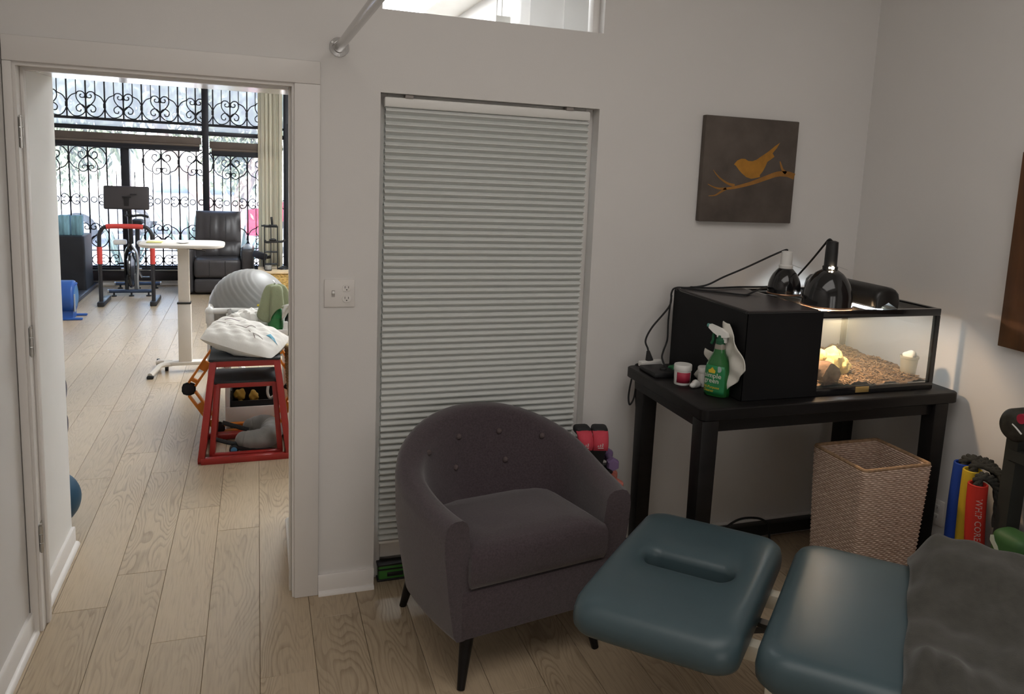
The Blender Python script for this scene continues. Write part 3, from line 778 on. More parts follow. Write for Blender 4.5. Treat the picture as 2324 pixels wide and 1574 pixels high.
# ---- dumbbell tree behind the armchair
t = thing('dumbbell_stand', 'black dumbbell stand half hidden behind the armchair', 'dumbbell stand', (1.322, 3.02, .0), math.radians(-12))
st = MB(); st.prism([(-.085, .02), (.085, .02), (.052, .535), (.075, .635), (-.075, .635), (-.052, .535)], -.05, .05, 'y'); st.build('tower', 'black', t)
MB().box((-.14, -.11, 0), (.14, .11, .03), bev=.01).build('foot', 'black', t)
for z, w_ in ((.555, .105), (.455, .125), (.335, .14)):
    for sx in (-1, 1): MB().box((sx*.05, -.045, z-.055), (sx*w_, .045, z-.035), bev=.006).build('cradle', 'black', t)
def hexd(name, lab, loc, rz, m, L=.16, r=.034, logo=False):
    q = thing(name, lab, 'dumbbell', loc, rz, 'vinyl dumbbells on the stand')
    for sy in (-1, 1):
        h = MB(); h.rings([[Vector((rr*math.cos(a), sy*y, rr*math.sin(a))) for a in [PI/6+2*PI*i/6 for i in range(6)]] for y, rr in ((.036, r*.8), (.046, r), (L/2-.01, r), (L/2, r*.8))]); h.build('head', m, q, smooth=25)
    MB().cyl((0, -.04, 0), (0, .04, 0), .014, n=14).build('grip', m, q)
    return q
pink = mat('vinyl_pink', (.62, .20, .16), .55, var=.06); purp = mat('vinyl_purple', (.20, .13, .26), .55, var=.06)
rr_ = math.radians(-12)
def stp(x, y, z): v = Matrix.Rotation(rr_, 3, 'Z') @ Vector((x, y, 0)); return (1.322+v.x, 3.02+v.y, z+.035)
hexd('dumbbell', 'purple hexagonal dumbbell on the left of the black stand', stp(-.085, -.02, .524), rr_, purp, r=.028)
hexd('dumbbell', 'purple hexagonal dumbbell on the right of the black stand', stp(.092, -.02, .524), rr_, purp, r=.028)
hexd('dumbbell', 'coral pink hexagonal dumbbell low on the black stand', stp(.115, -.02, .428), rr_, pink, r=.031)
# red ankle weights folded over the stand
red = mat('weight_red', (.60, .06, .09), .8, var=.08, bump=.3, bscale=300.)
for k, (dx, lab) in enumerate(((-.036, 'left red and black ankle weight folded over the dumbbell stand'), (.036, 'right red and black ankle weight folded over the dumbbell stand'))):
    q = thing('ankle_weight', lab, 'ankle weight', stp(dx, -.045, .585), rr_+(.12 if k == 0 else -.05), 'red ankle weights'); q.scale = (1, 1, .82)
    g = MB(); hw = .0335
    for (y0, tt) in ((0, 0),):
        P = [(-.038, .0, .004), (-.046, .0, .03), (-.040, 0, .065), (-.018, 0, .092), (.008, 0, .096), (.03, 0, .08)]
        Rg = []
        for i, p in enumerate(catmull([(y, 0, z) for y, _, z in P], 4)):
            Rg.append([Vector((hw*cx, p.x+oy, p.z+oz)) for cx, oy, oz in ((-1, .004, 0), (-.9, -.010, 0), (-.4, -.016, .003), (.4, -.016, .003), (.9, -.010, 0), (1, .004, 0), (.8, .014, 0), (-.8, .014, 0))])
        g.rings(Rg)
    g.build('pouch', red, q, smooth=60)
    MB().box((-.034, -.022, .070), (.034, .050, .112), bev=.016, seg=3).build('strap', 'black_rubber', q)
    lg = mat('logo_white', (.62, .45, .45), .7)
    for i in range(3):
        x = -.010+.009*i; b_ = MB(); b_.prism([(x-.006, .0), (x-.001, .0), (x+.001, .006+.005*i), (x-.0035, .009+.005*i)], -.0570, -.0555, 'y')
        b_.T = None; b_.v = [Vector((v.x, v.y-.0055, v.z+.030)) for v in b_.v]; b_.build('logo_bar', lg, q, smooth=0)
    wm = MB(); wm.box((-.014, -.0628, .0215), (.010, -.0612, .0255)); wm.build('logo_word', lg, q, smooth=0)

# ---- black console table
t = thing('console_table', 'black wooden console table under the reptile tank', 'table', (2.135, 2.775, 0))
tx0, tx1, ty0, ty1, tz = 1.520, 2.755, 2.440, 3.105, .935
O = t.location
c = MB(O); tp = []
for z, ins in ((tz-.045, .003), (tz-.042, 0), (tz-.004, 0), (tz, .004)):
    tp.append([p+Vector((O.x, O.y, 0)) for p in rrect((tx1-tx0)/2-ins, (ty1-ty0)/2-ins, .03, 6, z)])
MB(O).rings([[Vector((p.x, p.y, p.z)) for p in r_] for r_ in tp]).build('top', 'black_wood', t, smooth=40)
for a, b_ in (((tx0+.04, ty0+.03, tz-.095), (tx1-.04, ty0+.05, tz-.045)), ((tx0+.04, ty1-.05, tz-.095), (tx1-.04, ty1-.03, tz-.045)), ((tx0+.03, ty0+.04, tz-.095), (tx0+.05, ty1-.04, tz-.045)), ((tx1-.05, ty0+.04, tz-.095), (tx1-.03, ty1-.04, tz-.045))):
    MB(O).box(a, b_).build('apron', 'black_wood', t)
for x, y in ((1.556, ty0+.042), (1.606, ty1-.045), (2.665, ty0+.042), (2.700, ty1-.045)):
    MB(O).bar((x, y, tz-.045), (x, y, 0), .072, .072, up=(0, 1, 0), w1=.062, h1=.062, bev=.004).build('leg', 'black_wood', t)

# ---- woven square basket
t = thing('wicker_basket', 'tall square woven basket standing at the front of the console table', 'basket', (2.318, 2.445, 0))
wick = bpy.data.materials.new('wicker'); wick.use_nodes = True; n = wick.node_tree; bs = n.nodes['Principled BSDF']; bs.inputs['Roughness'].default_value = .8; bs.inputs['Specular IOR Level'].default_value = .2
tc = n.nodes.new('ShaderNodeTexCoord'); br = n.nodes.new('ShaderNodeTexNoise'); mp = n.nodes.new('ShaderNodeMapping'); mp.inputs['Scale'].default_value = (60, 60, 230)
n.links.new(tc.outputs['Object'], mp.inputs[0]); n.links.new(mp.outputs[0], br.inputs['Vector']); br.inputs['Scale'].default_value = 1; br.inputs['Detail'].default_value = 3
rp = n.nodes.new('ShaderNodeValToRGB'); rp.color_ramp.elements[0].position = .3; rp.color_ramp.elements[0].color = (.36, .25, .19, 1); rp.color_ramp.elements[1].position = .7; rp.color_ramp.elements[1].color = (.60, .47, .385, 1)
n.links.new(br.outputs['Fac'], rp.inputs[0]); n.links.new(rp.outputs[0], bs.inputs['Base Color']); MATS['wicker'] = wick
rowsN = 80; H_ = .70; Rg = []
def bring(z, inset, ph):
    k = z/H_; hx_ = .150+.026*k-inset; hy_ = .138+.024*k-inset; P = rrect(hx_, hy_, .014, 3, z); out_ = []
    NP = len(P)
    for i in range(NP):
        p, q = P[i], P[(i+1) % NP]; m_ = max(1, int((q-p).length/.0075))
        for j in range(m_):
            v = p.lerp(q, j/m_); r_ = Vector((v.x, v.y, 0)).normalized()
            out_.append((v, r_))
    return out_
base = [len(bring(H_, 0, 0))]
def wall_rings(inset, sgn):
    R_ = []; N0 = 168
    for i in range(rowsN*2+1):
        z = .004+(H_-.008)*i/(rowsN*2); k = z/H_
        P = rrect(.140+.026*k-inset, .130+.024*k-inset, .014, 2, z)
        # resample to N0
        Ls = [(P[(j+1) % len(P)]-P[j]).length for j in range(len(P))]; tot = sum(Ls); ring = []; j = 0; acc = 0
        for q in range(N0):
            d_ = tot*q/N0
            while acc+Ls[j] < d_: acc += Ls[j]; j += 1
            v = P[j].lerp(P[(j+1) % len(P)], (d_-acc)/Ls[j]); r_ = Vector((v.x, v.y, 0)).normalized()
            bump_ = .0048*(1 if i % 2 else 0)*(1 if ((q//2)+(i//2)) % 2 else .35)*sgn
            ring.append(v+r_*bump_)
        R_.append(ring)
    return R_
Ro = wall_rings(0, 1); Ri = wall_rings(.012, -1)
c = MB(); c.rings(Ro+list(reversed(Ri)), caps=False)
c.build('woven_wall', wick, t, smooth=40)
MB().box((-.135, -.125, .0), (.135, .125, .012)).build('bottom', wick, t)
rimc = MB(); rimc.tube([Vector((p.x, p.y, H_)) for p in rrect(.161, .149, .014, 3)], .0075, n=8, closed=True); rimc.build('rim', mat('wicker_rim', (.30, .19, .11), .8, var=.3, vscale=60.), t)
# ---- white cord by the chair and black cord arc
o = MB((1.45, 2.9, .0)).tube([(1.48, 3.165, .32), (1.47, 3.14, .22), (1.50, 3.06, .10), (1.54, 3.0, .02), (1.62, 2.9, .004), (1.8, 2.95, .004)], .003, n=6, smooth=6).build('power_lead', 'white_plastic'); o.location = (1.45, 2.9, 0); tag(o, 'thin white cord hanging behind the armchair arm', 'cord')
o = MB((2.2, 3.0, 0)).tube([(1.85, 3.0, .004), (1.98, 3.02, .10), (2.12, 3.05, .165), (2.25, 3.07, .155), (2.33, 3.085, .11), (2.355, 3.10, .05), (2.36, 3.10, .006)], .0055, n=8, smooth=7).build('power_lead', 'black_rubber'); o.location = (2.2, 3.0, 0); tag(o, 'thick black cord arching up from the floor under the table', 'cord')
# ================================================================ REPTILE TANK AND THINGS ON THE CONSOLE TABLE
ax0, ax1, ay0, ay1, az0, az1 = 1.722, 2.668, 2.512, 3.082, .935, 1.280
t = thing('reptile_tank', 'black framed glass reptile tank half covered in black board', 'terrarium', ((ax0+ax1)/2, (ay0+ay1)/2, az0))
O = t.location; fw = .022
def bx_(nm, a, b_, m, p=t, bev=.0, **k): return MB(O).box(a, b_, bev=bev).build(nm, m, p, **k)
for nm, z0, z1 in (('base_frame', az0, az0+.030), ('top_frame', az1-.030, az1)):
    c = MB(O)
    c.box((ax0, ay0, z0), (ax1, ay0+fw, z1), bev=.003); c.box((ax0, ay1-fw, z0), (ax1, ay1, z1), bev=.003); c.box((ax0, ay0+fw, z0), (ax0+fw, ay1-fw, z1), bev=.003); c.box((ax1-fw, ay0+fw, z0), (ax1, ay1-fw, z1), bev=.003)
    c.build(nm, 'black_gloss', t)
for x in (ax0, ax1-fw):
    for y in (ay0, ay1-fw): bx_('corner_post', (x+.001, y+.001, az0+.03), (x+fw-.001, y+fw-.001, az1-.03), mat('post_brown', (.035, .022, .014), .4) if (x > 2 and y > 2.8) else 'black_gloss')
bx_('floor_pane', (ax0+.01, ay0+.01, az0+.004), (ax1-.01, ay1-.01, az0+.010), 'black')
g0, g1 = az0+.02, az1-.02
bx_('pane', (ax0+fw, ay0+.008, g0), (ax1-fw, ay0+.012, g1), 'tank_glass'); bx_('pane', (ax0+fw, ay1-.012, g0), (ax1-fw, ay1-.008, g1), 'tank_glass')
bx_('pane', (ax1-.012, ay0+fw, g0), (ax1-.008, ay1-fw, g1), 'tank_glass'); bx_('pane', (ax0+.008, ay0+fw, g0), (ax0+.012, ay1-fw, g1), 'tank_glass')
board = mat('black_board', (.006, .006, .007), .6, spec=.25, var=.25, vscale=3.)
bx_('cover_board', (ax0-.004, ay0-.004, az0+.004), (2.066, ay0-.0005, az1-.004), board)
bx_('cover_board', (ax0-.0045, ay0-.004, az0+.004), (ax0-.0005, ay1-.004, az1-.004), board)
bx_('cover_board', (ax0+.004, ay1+.0005, az0+.004), (2.066, ay1+.0045, az1-.004), board)  # unseen back board, added to keep lamp light off the wall
bx_('lid_board', (ax0+.004, ay0+.004, az1+.0005), (2.045, ay1-.004, az1+.006), mat('lid_grey', (.05, .042, .042), .30, var=.15, vscale=5.))
bx_('center_brace', (2.050, ay0+.004, az1-.012), (2.075, ay1-.004, az1+.001), 'black_gloss')
thin_glass('mesh_screen', tint=(.45, .45, .45), gloss=.02, haze=.25, hazecol=(.03, .025, .02))
bx_('mesh_lid', (2.075, ay0+fw, az1-.006), (ax1-fw, ay1-fw, az1-.004), 'mesh_screen')
bx_('maker_plate', (2.262, ay0-.002, az0+.006), (2.330, ay0+.001, az0+.030), mat('brass_plate', (.50, .34, .12), .35, metal=.4, var=.1), bev=.002)
# substrate of bark
rn = random.Random(11)
def sub(u, v):
    x = ax0+.02+u*(ax1-ax0-.04); y = ay0+.014+v*(ay1-ay0-.028)
    z = az0+.040+.030*v+.012*math.sin(x*9+1)*math.sin(y*11)+.006*math.sin(x*41+y*23)+rn.uniform(-.004, .004)
    return (x, y, z)
soil = mat('bark_soil', (.16, .095, .05), .9, var=.5, vscale=60., bump=.6, bscale=200.)
sb_ = MB(O).grid(sub, 90, 56).build('bark_substrate', soil, t, smooth=30, kind='stuff')
ch = MB(O)
for i in range(2400):
    u = rn.uniform(.36, .99); v = rn.random()**1.3; p = Vector(sub(u, v)); a = rn.uniform(0, PI); L_ = rn.uniform(.008, .026)
    if not (ax0+.03 < p.x < ax1-.035 and ay0+.028 < p.y < ay1-.035): continue
    dv = Vector((math.cos(a), math.sin(a), rn.uniform(-.25, .35)))*L_/2; p.z += .005
    ch.bar(p-dv, p+dv, rn.uniform(.002, .005), rn.uniform(.001, .003))
ch.build('bark_chips', mat('bark_chip', (.30, .19, .10), .85, var=.5, vscale=90.), t, smooth=0, kind='stuff')
# hide log, pale yellow rock, cup (stand inside: things of their own)
q = thing('log_hide', 'small brown log hide lying on the bark inside the tank', 'log', (2.165, 2.615, az0+.050), .2)
lg = MB(); Rg = []
for i in range(9):
    y = -.075+.15*i/8; Rg.append([Vector(((.050+.006*math.sin(a*5+i)+.003*math.sin(a*11))*math.cos(a)-.02, y, max(-.012, (.062+.005*math.sin(a*4+i*1.3))*math.sin(a)+.012))) for a in [2*PI*k/28 for k in range(28)]])
lg.rings(Rg); lg.build('bark_shell', mat('log_bark', (.16, .095, .06), .9, var=.4, vscale=40., bump=.8, bscale=60.), q, smooth=30)
kn = MB()
for kx, kz in ((-.05, .045), (.01, .06)): kn.sphere((kx, -.03, kz), .012, 8, 6, (1, 1.3, .7))
kn.build('knot', 'log_bark', q)
q = thing('feeding_rock', 'crumpled pale yellow rock glowing under the heat lamp', 'rock', (2.262, 2.665, az0+.055), .4)
def lump(nm, c_, r_, m, par, seed, amp=.25, sc=(1, 1, 1)):
    rr = random.Random(seed); b_ = MB(); b_.sphere(c_, r_, 26, 16, sc)
    ph = [rr.uniform(0, 6) for _ in range(6)]
    for v in b_.v:
        d_ = v-Vector(c_); k = 1+amp*(math.sin(d_.x*90+ph[0])*math.sin(d_.y*80+ph[1])+.6*math.sin(d_.z*140+ph[2])*math.sin(d_.x*150+ph[3]))*.6
        v.xyz = Vector(c_)+d_*k
    return b_.build(nm, m, par, smooth=25)
yel = mat('pale_yellow', (.72, .60, .26), .8, var=.2, vscale=50., bump=.5, bscale=120.)
lump('rock_body', (0, 0, .045), .055, yel, q, 5, .35, (1.0, .8, 1.0)); lump('rock_lobe', (.05, -.02, .022), .035, yel, q, 9, .35); lump('rock_lobe', (-.045, .03, .06), .034, yel, q, 10, .35)
q = thing('plastic_cup', 'small clear plastic cup of pale food at the right of the tank', 'cup', (2.603, 2.59, az0+.050))
MB().lathe([(.026, 0), (.031, .004), (.036, .066), (.039, .068), (.039, .078), (.036, .078), (.034, .066), (.029, .008), (.001, .007)], 24, caps=False).build('cup_wall', thin_glass('cup_plastic', gloss=.05, haze=.35, hazecol=(.75, .70, .55)), q)
lump('food', (0, 0, .082), .026, mat('pale_food', (.85, .84, .74), .8, var=.1), q, 3, .3, (1, 1, .7)).name = 'food'
# ---- dome lamps
def dome(name, label, loc, r, h, sr, sh, sm, bulb=None):
    q = thing(name, label, 'heat lamp', loc, group='dome lamps on the tank')
    pr = [(r, 0)]+[(r*(1-.02*k) if k < 2 else r*math.sqrt(max(.0, 1-((k-1)/7.2)**2)), h*k/8) for k in range(1, 8)]
    pr = [(rr_, z) for rr_, z in pr if rr_ > sr]+[(sr, h)]
    ins = [(max(.001, rr_-.003), z) for rr_, z in reversed(pr)]
    MB().lathe(pr+ins, 40, caps=False).build('dome', 'black_gloss', q, smooth=60)
    rm = MB(); rm.tube([(r*math.cos(a), r*math.sin(a), .002) for a in [2*PI*i/40 for i in range(40)]], .0035, n=8, closed=True); rm.build('rim', mat('lamp_rim', (.35, .2, .12), .3, metal=.8), q)
    MB().lathe([(sr*1.15, h-.004), (sr*1.2, h+.008), (sr, h+.012), (sr*.98, h+sh*.6), (sr*.92, h+sh), (sr*.5, h+sh+.004)], 24).build('socket', sm, q)
    MB().bar((sr, 0, h+.012), (sr+.05, -.012, h-.004), .012, .002).build('clip', 'steel', q)
    if bulb:
        MB().lathe([(.001, .030), (.018, .034), (.027, .050), (.027, .065), (.016, .095), (.014, .12)], 20).build('bulb', bulb, q)
        ld = bpy.data.lights.new('bulb_light', 'POINT'); ld.energy = 58.; ld.color = (1., .70, .42); ld.shadow_soft_size = .02
        lo_ = bpy.data.objects.new('bulb_light', ld); COL.objects.link(lo_); lo_.parent = q; lo_.location = (0, 0, .018)
    return q
bm_ = mat('bulb_warm', (1, .8, .5), .4, emit=(1., .62, .30), estr=60.)
d1 = dome('dome_lamp', 'smaller black dome lamp with white socket at the back of the tank', (2.150, 2.885, az1+.008), .071, .115, .0255, .068, 'white_plastic')
d2_ = dome('dome_lamp', 'larger glossy black dome lamp glowing at its neck on the tank', (2.150, 2.600, az1+.006), .099, .150, .0255, .108, 'black', bm_)
vg = MB()
for a, s_ in ((4.35, 1.), (3.95, .55)): vg.sphere((.0255*1.17*math.cos(a), .0255*1.17*math.sin(a), .156), .0065*s_, 10, 8)
vg.build('vent_glow', mat('vent_emit', (1, .9, .7), .4, emit=(1., .80, .55), estr=30.), d2_, label='bulb light escaping through the neck vents')
# ---- UV hood
q = thing('lamp_hood', 'long black rounded light hood lying across the tank lid', 'light hood', (2.405, 2.77, az1+.0005))
c = MB(); Rg = []
for y, s_ in ((-.235, .80), (-.228, .93), (-.205, 1.), (.205, 1.), (.228, .93), (.235, .80)):
    Rg.append([Vector((x*s_, y, z*(s_ if z > .01 else 1))) for x, z in ((-.064, .0), (-.066, .035), (-.058, .062), (-.038, .080), (0, .087), (.038, .080), (.058, .062), (.066, .035), (.064, .0), (.058, .0), (0, .030), (-.058, .0))])
c.rings(Rg); c.build('housing', mat('hood_black', (.016, .015, .014), .33, var=.1), q, smooth=50)
MB().cyl((0, -.20, .010), (0, .20, .010), .009, n=14).build('tube', mat('uv_tube', (.9, .95, 1), .4, emit=(.80, .93, 1.), estr=190.), q)
MB().box((-.069, -.22, .001), (-.060, -.04, .007)).build('reflector_lip', mat('lip', (.7, .75, .76), .25, metal=.6), q)
# ---- cords of the lamps
def cord(par, pts, r=.0042):
    return MB(par.location).tube(pts, r, n=8, smooth=8).build('cord', 'black_rubber', par)
cord(d1, [(2.150, 2.885, 1.470), (2.146, 2.89, 1.478), (2.10, 2.92, 1.450), (2.00, 2.96, 1.392), (1.92, 3.01, 1.342), (1.855, 3.04, 1.302), (1.78, 3.06, 1.288), (1.725, 3.08, 1.284), (1.711, 3.09, 1.26), (1.706, 3.092, 1.20), (1.637, 3.11, 1.103), (1.609, 3.11, 1.045), (1.617, 3.10, 1.010), (1.616, 3.09, .995)])
cord(d2_, [(2.150, 2.602, 1.545), (2.140, 2.61, 1.552), (2.150, 2.65, 1.525), (2.215, 2.80, 1.445), (2.290, 2.97, 1.362), (2.30, 3.03, 1.32), (2.20, 3.05, 1.292), (2.02, 3.04, 1.292), (1.88, 3.02, 1.292), (1.78, 3.05, 1.292)])
cord(q, [(2.33, 2.95, 1.30), (2.22, 2.99, 1.292), (2.06, 2.90, 1.310), (1.98, 2.88, 1.292), (1.92, 2.84, 1.291), (1.86, 2.90, 1.291), (1.80, 2.96, 1.291), (1.73, 3.04, 1.291)])
# ---- power strip, plug, black box, green netting bag
t = thing('power_strip', 'white plug adapter at the back corner of the console table', 'power adapter', (1.612, 3.075, tz))
MB().bar((-.04, .0, .012), (.075, .018, .012), .034, .024, bev=.004).build('body', 'white_plastic', t)
MB().cyl((.01, .012, .024), (.004, .018, .066), .018, .007, n=12).build('plug', 'black_rubber', t)
cord(t, [(1.712, 3.090, 1.25), (1.706, 3.092, 1.14), (1.708, 3.092, 1.06), (1.702, 3.09, 1.03), (1.67, 3.05, 1.012), (1.648, 3.02, .985), (1.648, 2.98, .952), (1.66, 2.96, .944)])
cord(t, [(1.68, 3.04, .941), (1.62, 3.06, .941), (1.585, 3.085, .941), (1.567, 3.112, .930), (1.552, 3.113, .86), (1.544, 3.113, .79), (1.553, 3.113, .752), (1.572, 3.113, .787), (1.578, 3.113, .87), (1.575, 3.112, .93), (1.59, 3.09, .941)])
cord(t, [(1.60, 3.06, .941), (1.578, 3.10, .941), (1.574, 3.116, .90), (1.586, 3.116, .75), (1.600, 3.116, .66), (1.618, 3.116, .575), (1.607, 3.116, .45), (1.620, 3.116, .36), (1.632, 3.116, .26), (1.63, 3.116, .10), (1.66, 3.10, .006), (1.80, 3.05, .006)])
t = thing('controller_box', 'flat black control box among the cords on the table', 'control box', (1.60, 2.955, tz))
MB().box((-.055, -.075, 0), (.055, .075, .022), bev=.005).build('body', 'black', t); MB().cyl((.01, -.02, .022), (.01, -.02, .028), .014, n=16).build('dial', 'black_rubber', t)
t = thing('green_package', 'crumpled dark green package behind the jars', 'package', (1.695, 2.965, tz), .5)
lump('wrap', (0, 0, .017), .030, mat('green_foil', (.02, .13, .05), .3, var=.4, vscale=40.), t, 21, .30, (1.6, 1., .55)); lump('wrap', (.045, -.03, .014), .02, 'green_foil', t, 23, .3, (1., .8, .7))
# ---- two white jars and a crumpled foil
def jar(lab, loc, r, h, red_):
    q = thing('white_jar', lab, 'jar', loc, 2.2, group='white jars on the console table')
    MB().lathe([(r*.9, 0), (r*.93, .003), (r*.96, h*.70), (r*.9, h*.72)], 28).build('body', 'white_plastic', q)
    MB().lathe([(r, h*.70), (r*1.03, h*.72), (r*1.03, h*.95), (r*.99, h), (r*.2, h)], 28).build('lid', 'white_plastic', q)
    if red_:
        c = MB(); c.grid(lambda u, v: (r*.965*math.cos(1.3+u*1.8), r*.965*math.sin(1.3+u*1.8), .010+v*h*.52), 14, 2); c.build('label_band', mat('jar_red', (.36, .02, .05), .5, var=.1), q, thick=.0006)
    return q
jar('white lidded jar with a red label near the table edge', (1.622, 2.790, tz), .036, .082, True)
jar('small white lidded jar half hidden by the green spray bottle', (1.700, 2.745, tz), .030, .078, False)
t = thing('foil_scrap', 'crumpled clear plastic scrap beside the red labelled jar', 'wrapper', (1.640, 2.722, tz))
lump('scrap', (0, 0, .014), .019, mat('clear_wrap', (.75, .74, .72), .15, var=.2), t, 31, .5, (1.3, .9, .8))
# ---- spray bottle
t = thing('spray_bottle', 'green spray cleaner bottle with white trigger on the console table', 'spray bottle', (1.676, 2.612, tz), math.radians(212))
# local x = label normal, y = width
gl = mat('green_liquid', (.02, .16, .035), .10, var=.05, trans=.25, coat=.5, ior=1.4)
def oval(a, b_, z, n=32, e=2.6):
    return [Vector((math.copysign(abs(math.cos(k))**(2/e), math.cos(k))*a, math.copysign(abs(math.sin(k))**(2/e), math.sin(k))*b_, z)) for k in [2*PI*i/n for i in range(n)]]
c = MB(); c.rings([oval(.030, .046, 0), oval(.034, .050, .004), oval(.036, .052, .05), oval(.036, .051, .105), oval(.034, .046, .125), oval(.027, .034, .150), oval(.021, .024, .170), oval(.0195, .021, .186)]); c.build('bottle', gl, t, smooth=60)
c = MB(); c.rings([oval(.0195, .0208, .186), oval(.019, .020, .198), oval(.017, .018, .207)]); c.build('neck', mat('clear_neck', (.42, .38, .32), .1, trans=.4), t, smooth=60)
MB().lathe([(.019, .205), (.019, .222), (.015, .226), (.013, .240)], 20).build('collar', mat('green_dark', (.01, .09, .04), .35, var=.1), t)
# trigger head points to the left of the label: local -y
c = MB(); c.prism([(.034, .236), (.030, .252), (.008, .262), (-.022, .270), (-.048, .276), (-.050, .262), (-.030, .247), (-.012, .238), (-.012, .232), (.012, .232)], -.012, .012, 'x')
c.v = [Vector((v.x, v.y, v.z)) for v in c.v]; c.build('spray_head', 'white_plastic', t)
MB().prism([(.012, .238), (.026, .238), (.024, .212), (.012, .214)], -.007, .007, 'x').build('head_stem', 'white_plastic', t)
MB().cyl((0, -.049, .269), (0, -.060, .270), .008, .007, n=14).build('nozzle', mat('nozzle_teal', (.10, .30, .27), .4), t)
c = MB(); c.tube([(0, -.026, .250), (0, -.032, .235), (0, -.032, .215), (0, -.038, .200)], .006, n=8, smooth=5); c.build('trigger', 'green_dark', t)
# label patch
def lab(u, v):
    k = -.95+u*1.9; e = 2/2.6
    z = .012+v*.112; a, w_ = .0366, .0522
    if v > .82: w_ -= (v-.82)*.03
    kk = k*.92
    return (math.copysign(abs(math.cos(kk))**e, math.cos(kk))*a, math.copysign(abs(math.sin(kk))**e, math.sin(kk))*w_, z)
lo = MB().grid(lab, 16, 8).build('label', mat('label_green', (.02, .20, .07), .35, var=.15, vscale=20.), t, thick=.0004)
LT = Matrix(((0, 0, 1, .0372), (1, 0, 0, 0), (0, 1, 0, 0), (0, 0, 0, 1)))
# outward normal is +x and the viewer faces -x, so text runs along -y to +y mirrored: use +y as text right
def lettering(txt, size, y, z, m, sx=1.):
    def bend(v):
        k = max(-.0505, min(.0505, v.x+y)); xx = .0366*(max(0., 1-(abs(k)/.0522)**2.6))**(1/2.6)
        return Vector((k, v.y+z, v.z+xx-.0362))
    b_ = text_mb(txt, size, LT, .0003, bend=bend, sx=sx); return b_.build('lettering', m, lo, smooth=0)
wl = mat('print_white', (.70, .68, .62), .6); yl = mat('print_yellow', (.65, .45, .03), .6)
lettering('simple', .027, -.042, .076, wl, 1.05); lettering('green', .027, -.042, .056, wl, 1.05)
lettering('All-Purpose', .0145, -.043, .034, yl); lettering('Cleaner', .0145, -.043, .020, yl)
bd = MB(); bd.prism([(.020+.010*math.cos(a), .112+.012*math.sin(a)) for a in [2*PI*i/16 for i in range(16)]], .0345, .0362, 'x'); bd.build('badge', mat('badge_blue', (.35, .45, .42), .5), lo)
sn = MB(); sn.prism([(-.022, .094), (-.024, .104), (-.014, .110), (-.008, .118), (-.002, .110), (.006, .104), (.004, .094)], .0352, .0370, 'x'); sn.build('sun_mark', yl, lo)
# paper towel standing behind the bottle
tw = mat('paper_towel', (.72, .70, .64), .95, var=.05, bump=.25, bscale=220.)
t = thing('paper_towel', 'crumpled white paper towel leaning between spray bottle and tank', 'paper towel', (1.70, 2.61, tz))
def edge(tab, z):
    for (z0, y0), (z1, y1) in zip(tab, tab[1:]):
        if z <= z1: return y0+(y1-y0)*(z-z0)/(z1-z0)
    return tab[-1][1]
ER = [(.936, 2.605), (.96, 2.575), (1.01, 2.520), (1.073, 2.459), (1.12, 2.492), (1.155, 2.520), (1.168, 2.545), (1.19, 2.566), (1.225, 2.588)]
EL = [(.936, 2.66), (1.05, 2.68), (1.16, 2.665), (1.225, 2.645)]
def ptw(u, v):
    z = .937+v*.286; y = edge(EL, z)+(edge(ER, z)-edge(EL, z))*u
    x = 1.700+.007*math.sin(y*60+z*20)+.004*math.sin(z*70-y*40)-.012*max(0, u-.5)
    return (x-1.70, y-2.61, z-tz)
MB().grid(ptw, 24, 40).build('sheet', tw, t, thick=.0025, smooth=40)
TL = [(.937, 2.79), (.96, 2.825), (.99, 2.80), (1.0, 2.76), (1.04, 2.735), (1.06, 2.755), (1.09, 2.765)]
def ptw2(u, v):
    z = .937+v*.150; y = edge(TL, z)+(2.69-edge(TL, z))*u
    return (.002+.006*math.sin(z*80+y*30), y-2.61, z-tz)
MB().grid(ptw2, 12, 24).build('torn_end', tw, t, thick=.0025, smooth=40)

# ================================================================ RIGHT EDGE: foam tubes, rack, green weight
rope_m = mat('rope', (.03, .03, .026), .95, var=.3, vscale=60., bump=.8, bscale=150.)
def sleeve(lab_, loc, z0, z1, r, col, lean, rope_pts, base):
    q = thing('rope_sleeve', lab_, 'rope sleeve', loc, group='foam sleeved ropes by the right wall')
    m_ = mat('foam_'+lab_.split()[0], col, .75, var=.06, bump=.15, bscale=300.)
    P = [Vector((lean[0]*k*k+base*.93*(1-k)**1.3, lean[1]*k*k-base*.36*(1-k)**1.3, z0+(z1-z0)*k)) for k in [i/10 for i in range(11)]]
    c = MB(); c.tube(P, r, n=24); c.tube([P[-1]+(P[-2]-P[-1])*.01, P[-1]], r, n=24)
    Rr = []
    for k in range(24):
        a = 2*PI*k/24; Rr.append(P[-1]+Vector((r*.86*math.cos(a), r*.86*math.sin(a), 0)))
    tp_ = MB(); tp_.tube(P[:], r, n=24); tp_.f = tp_.f[:-1]
    e = P[-1]; tp_.rings([[e+Vector((rr*math.cos(2*PI*k/24), rr*math.sin(2*PI*k/24), z)) for k in range(24)] for rr, z in ((r, 0), (r*.92, .004), (r*.80, .002), (r*.78, -.03))], caps=False)
    so = tp_.build('sleeve', m_, q, smooth=50)
    rp_ = MB(); PP = catmull([e+Vector((0, 0, -.05))]+[Vector(p) for p in rope_pts], 10)
    for s_ in range(3):
        rp_.tube([p+Vector((.009*math.cos(i*.55+s_*2.09), .009*math.sin(i*.55+s_*2.09), .006*math.sin(i*.55+s_*2.09+1))) for i, p in enumerate(PP)], .0105, n=7)
    rp_.build('rope', rope_m, q, smooth=60)
    return q, so
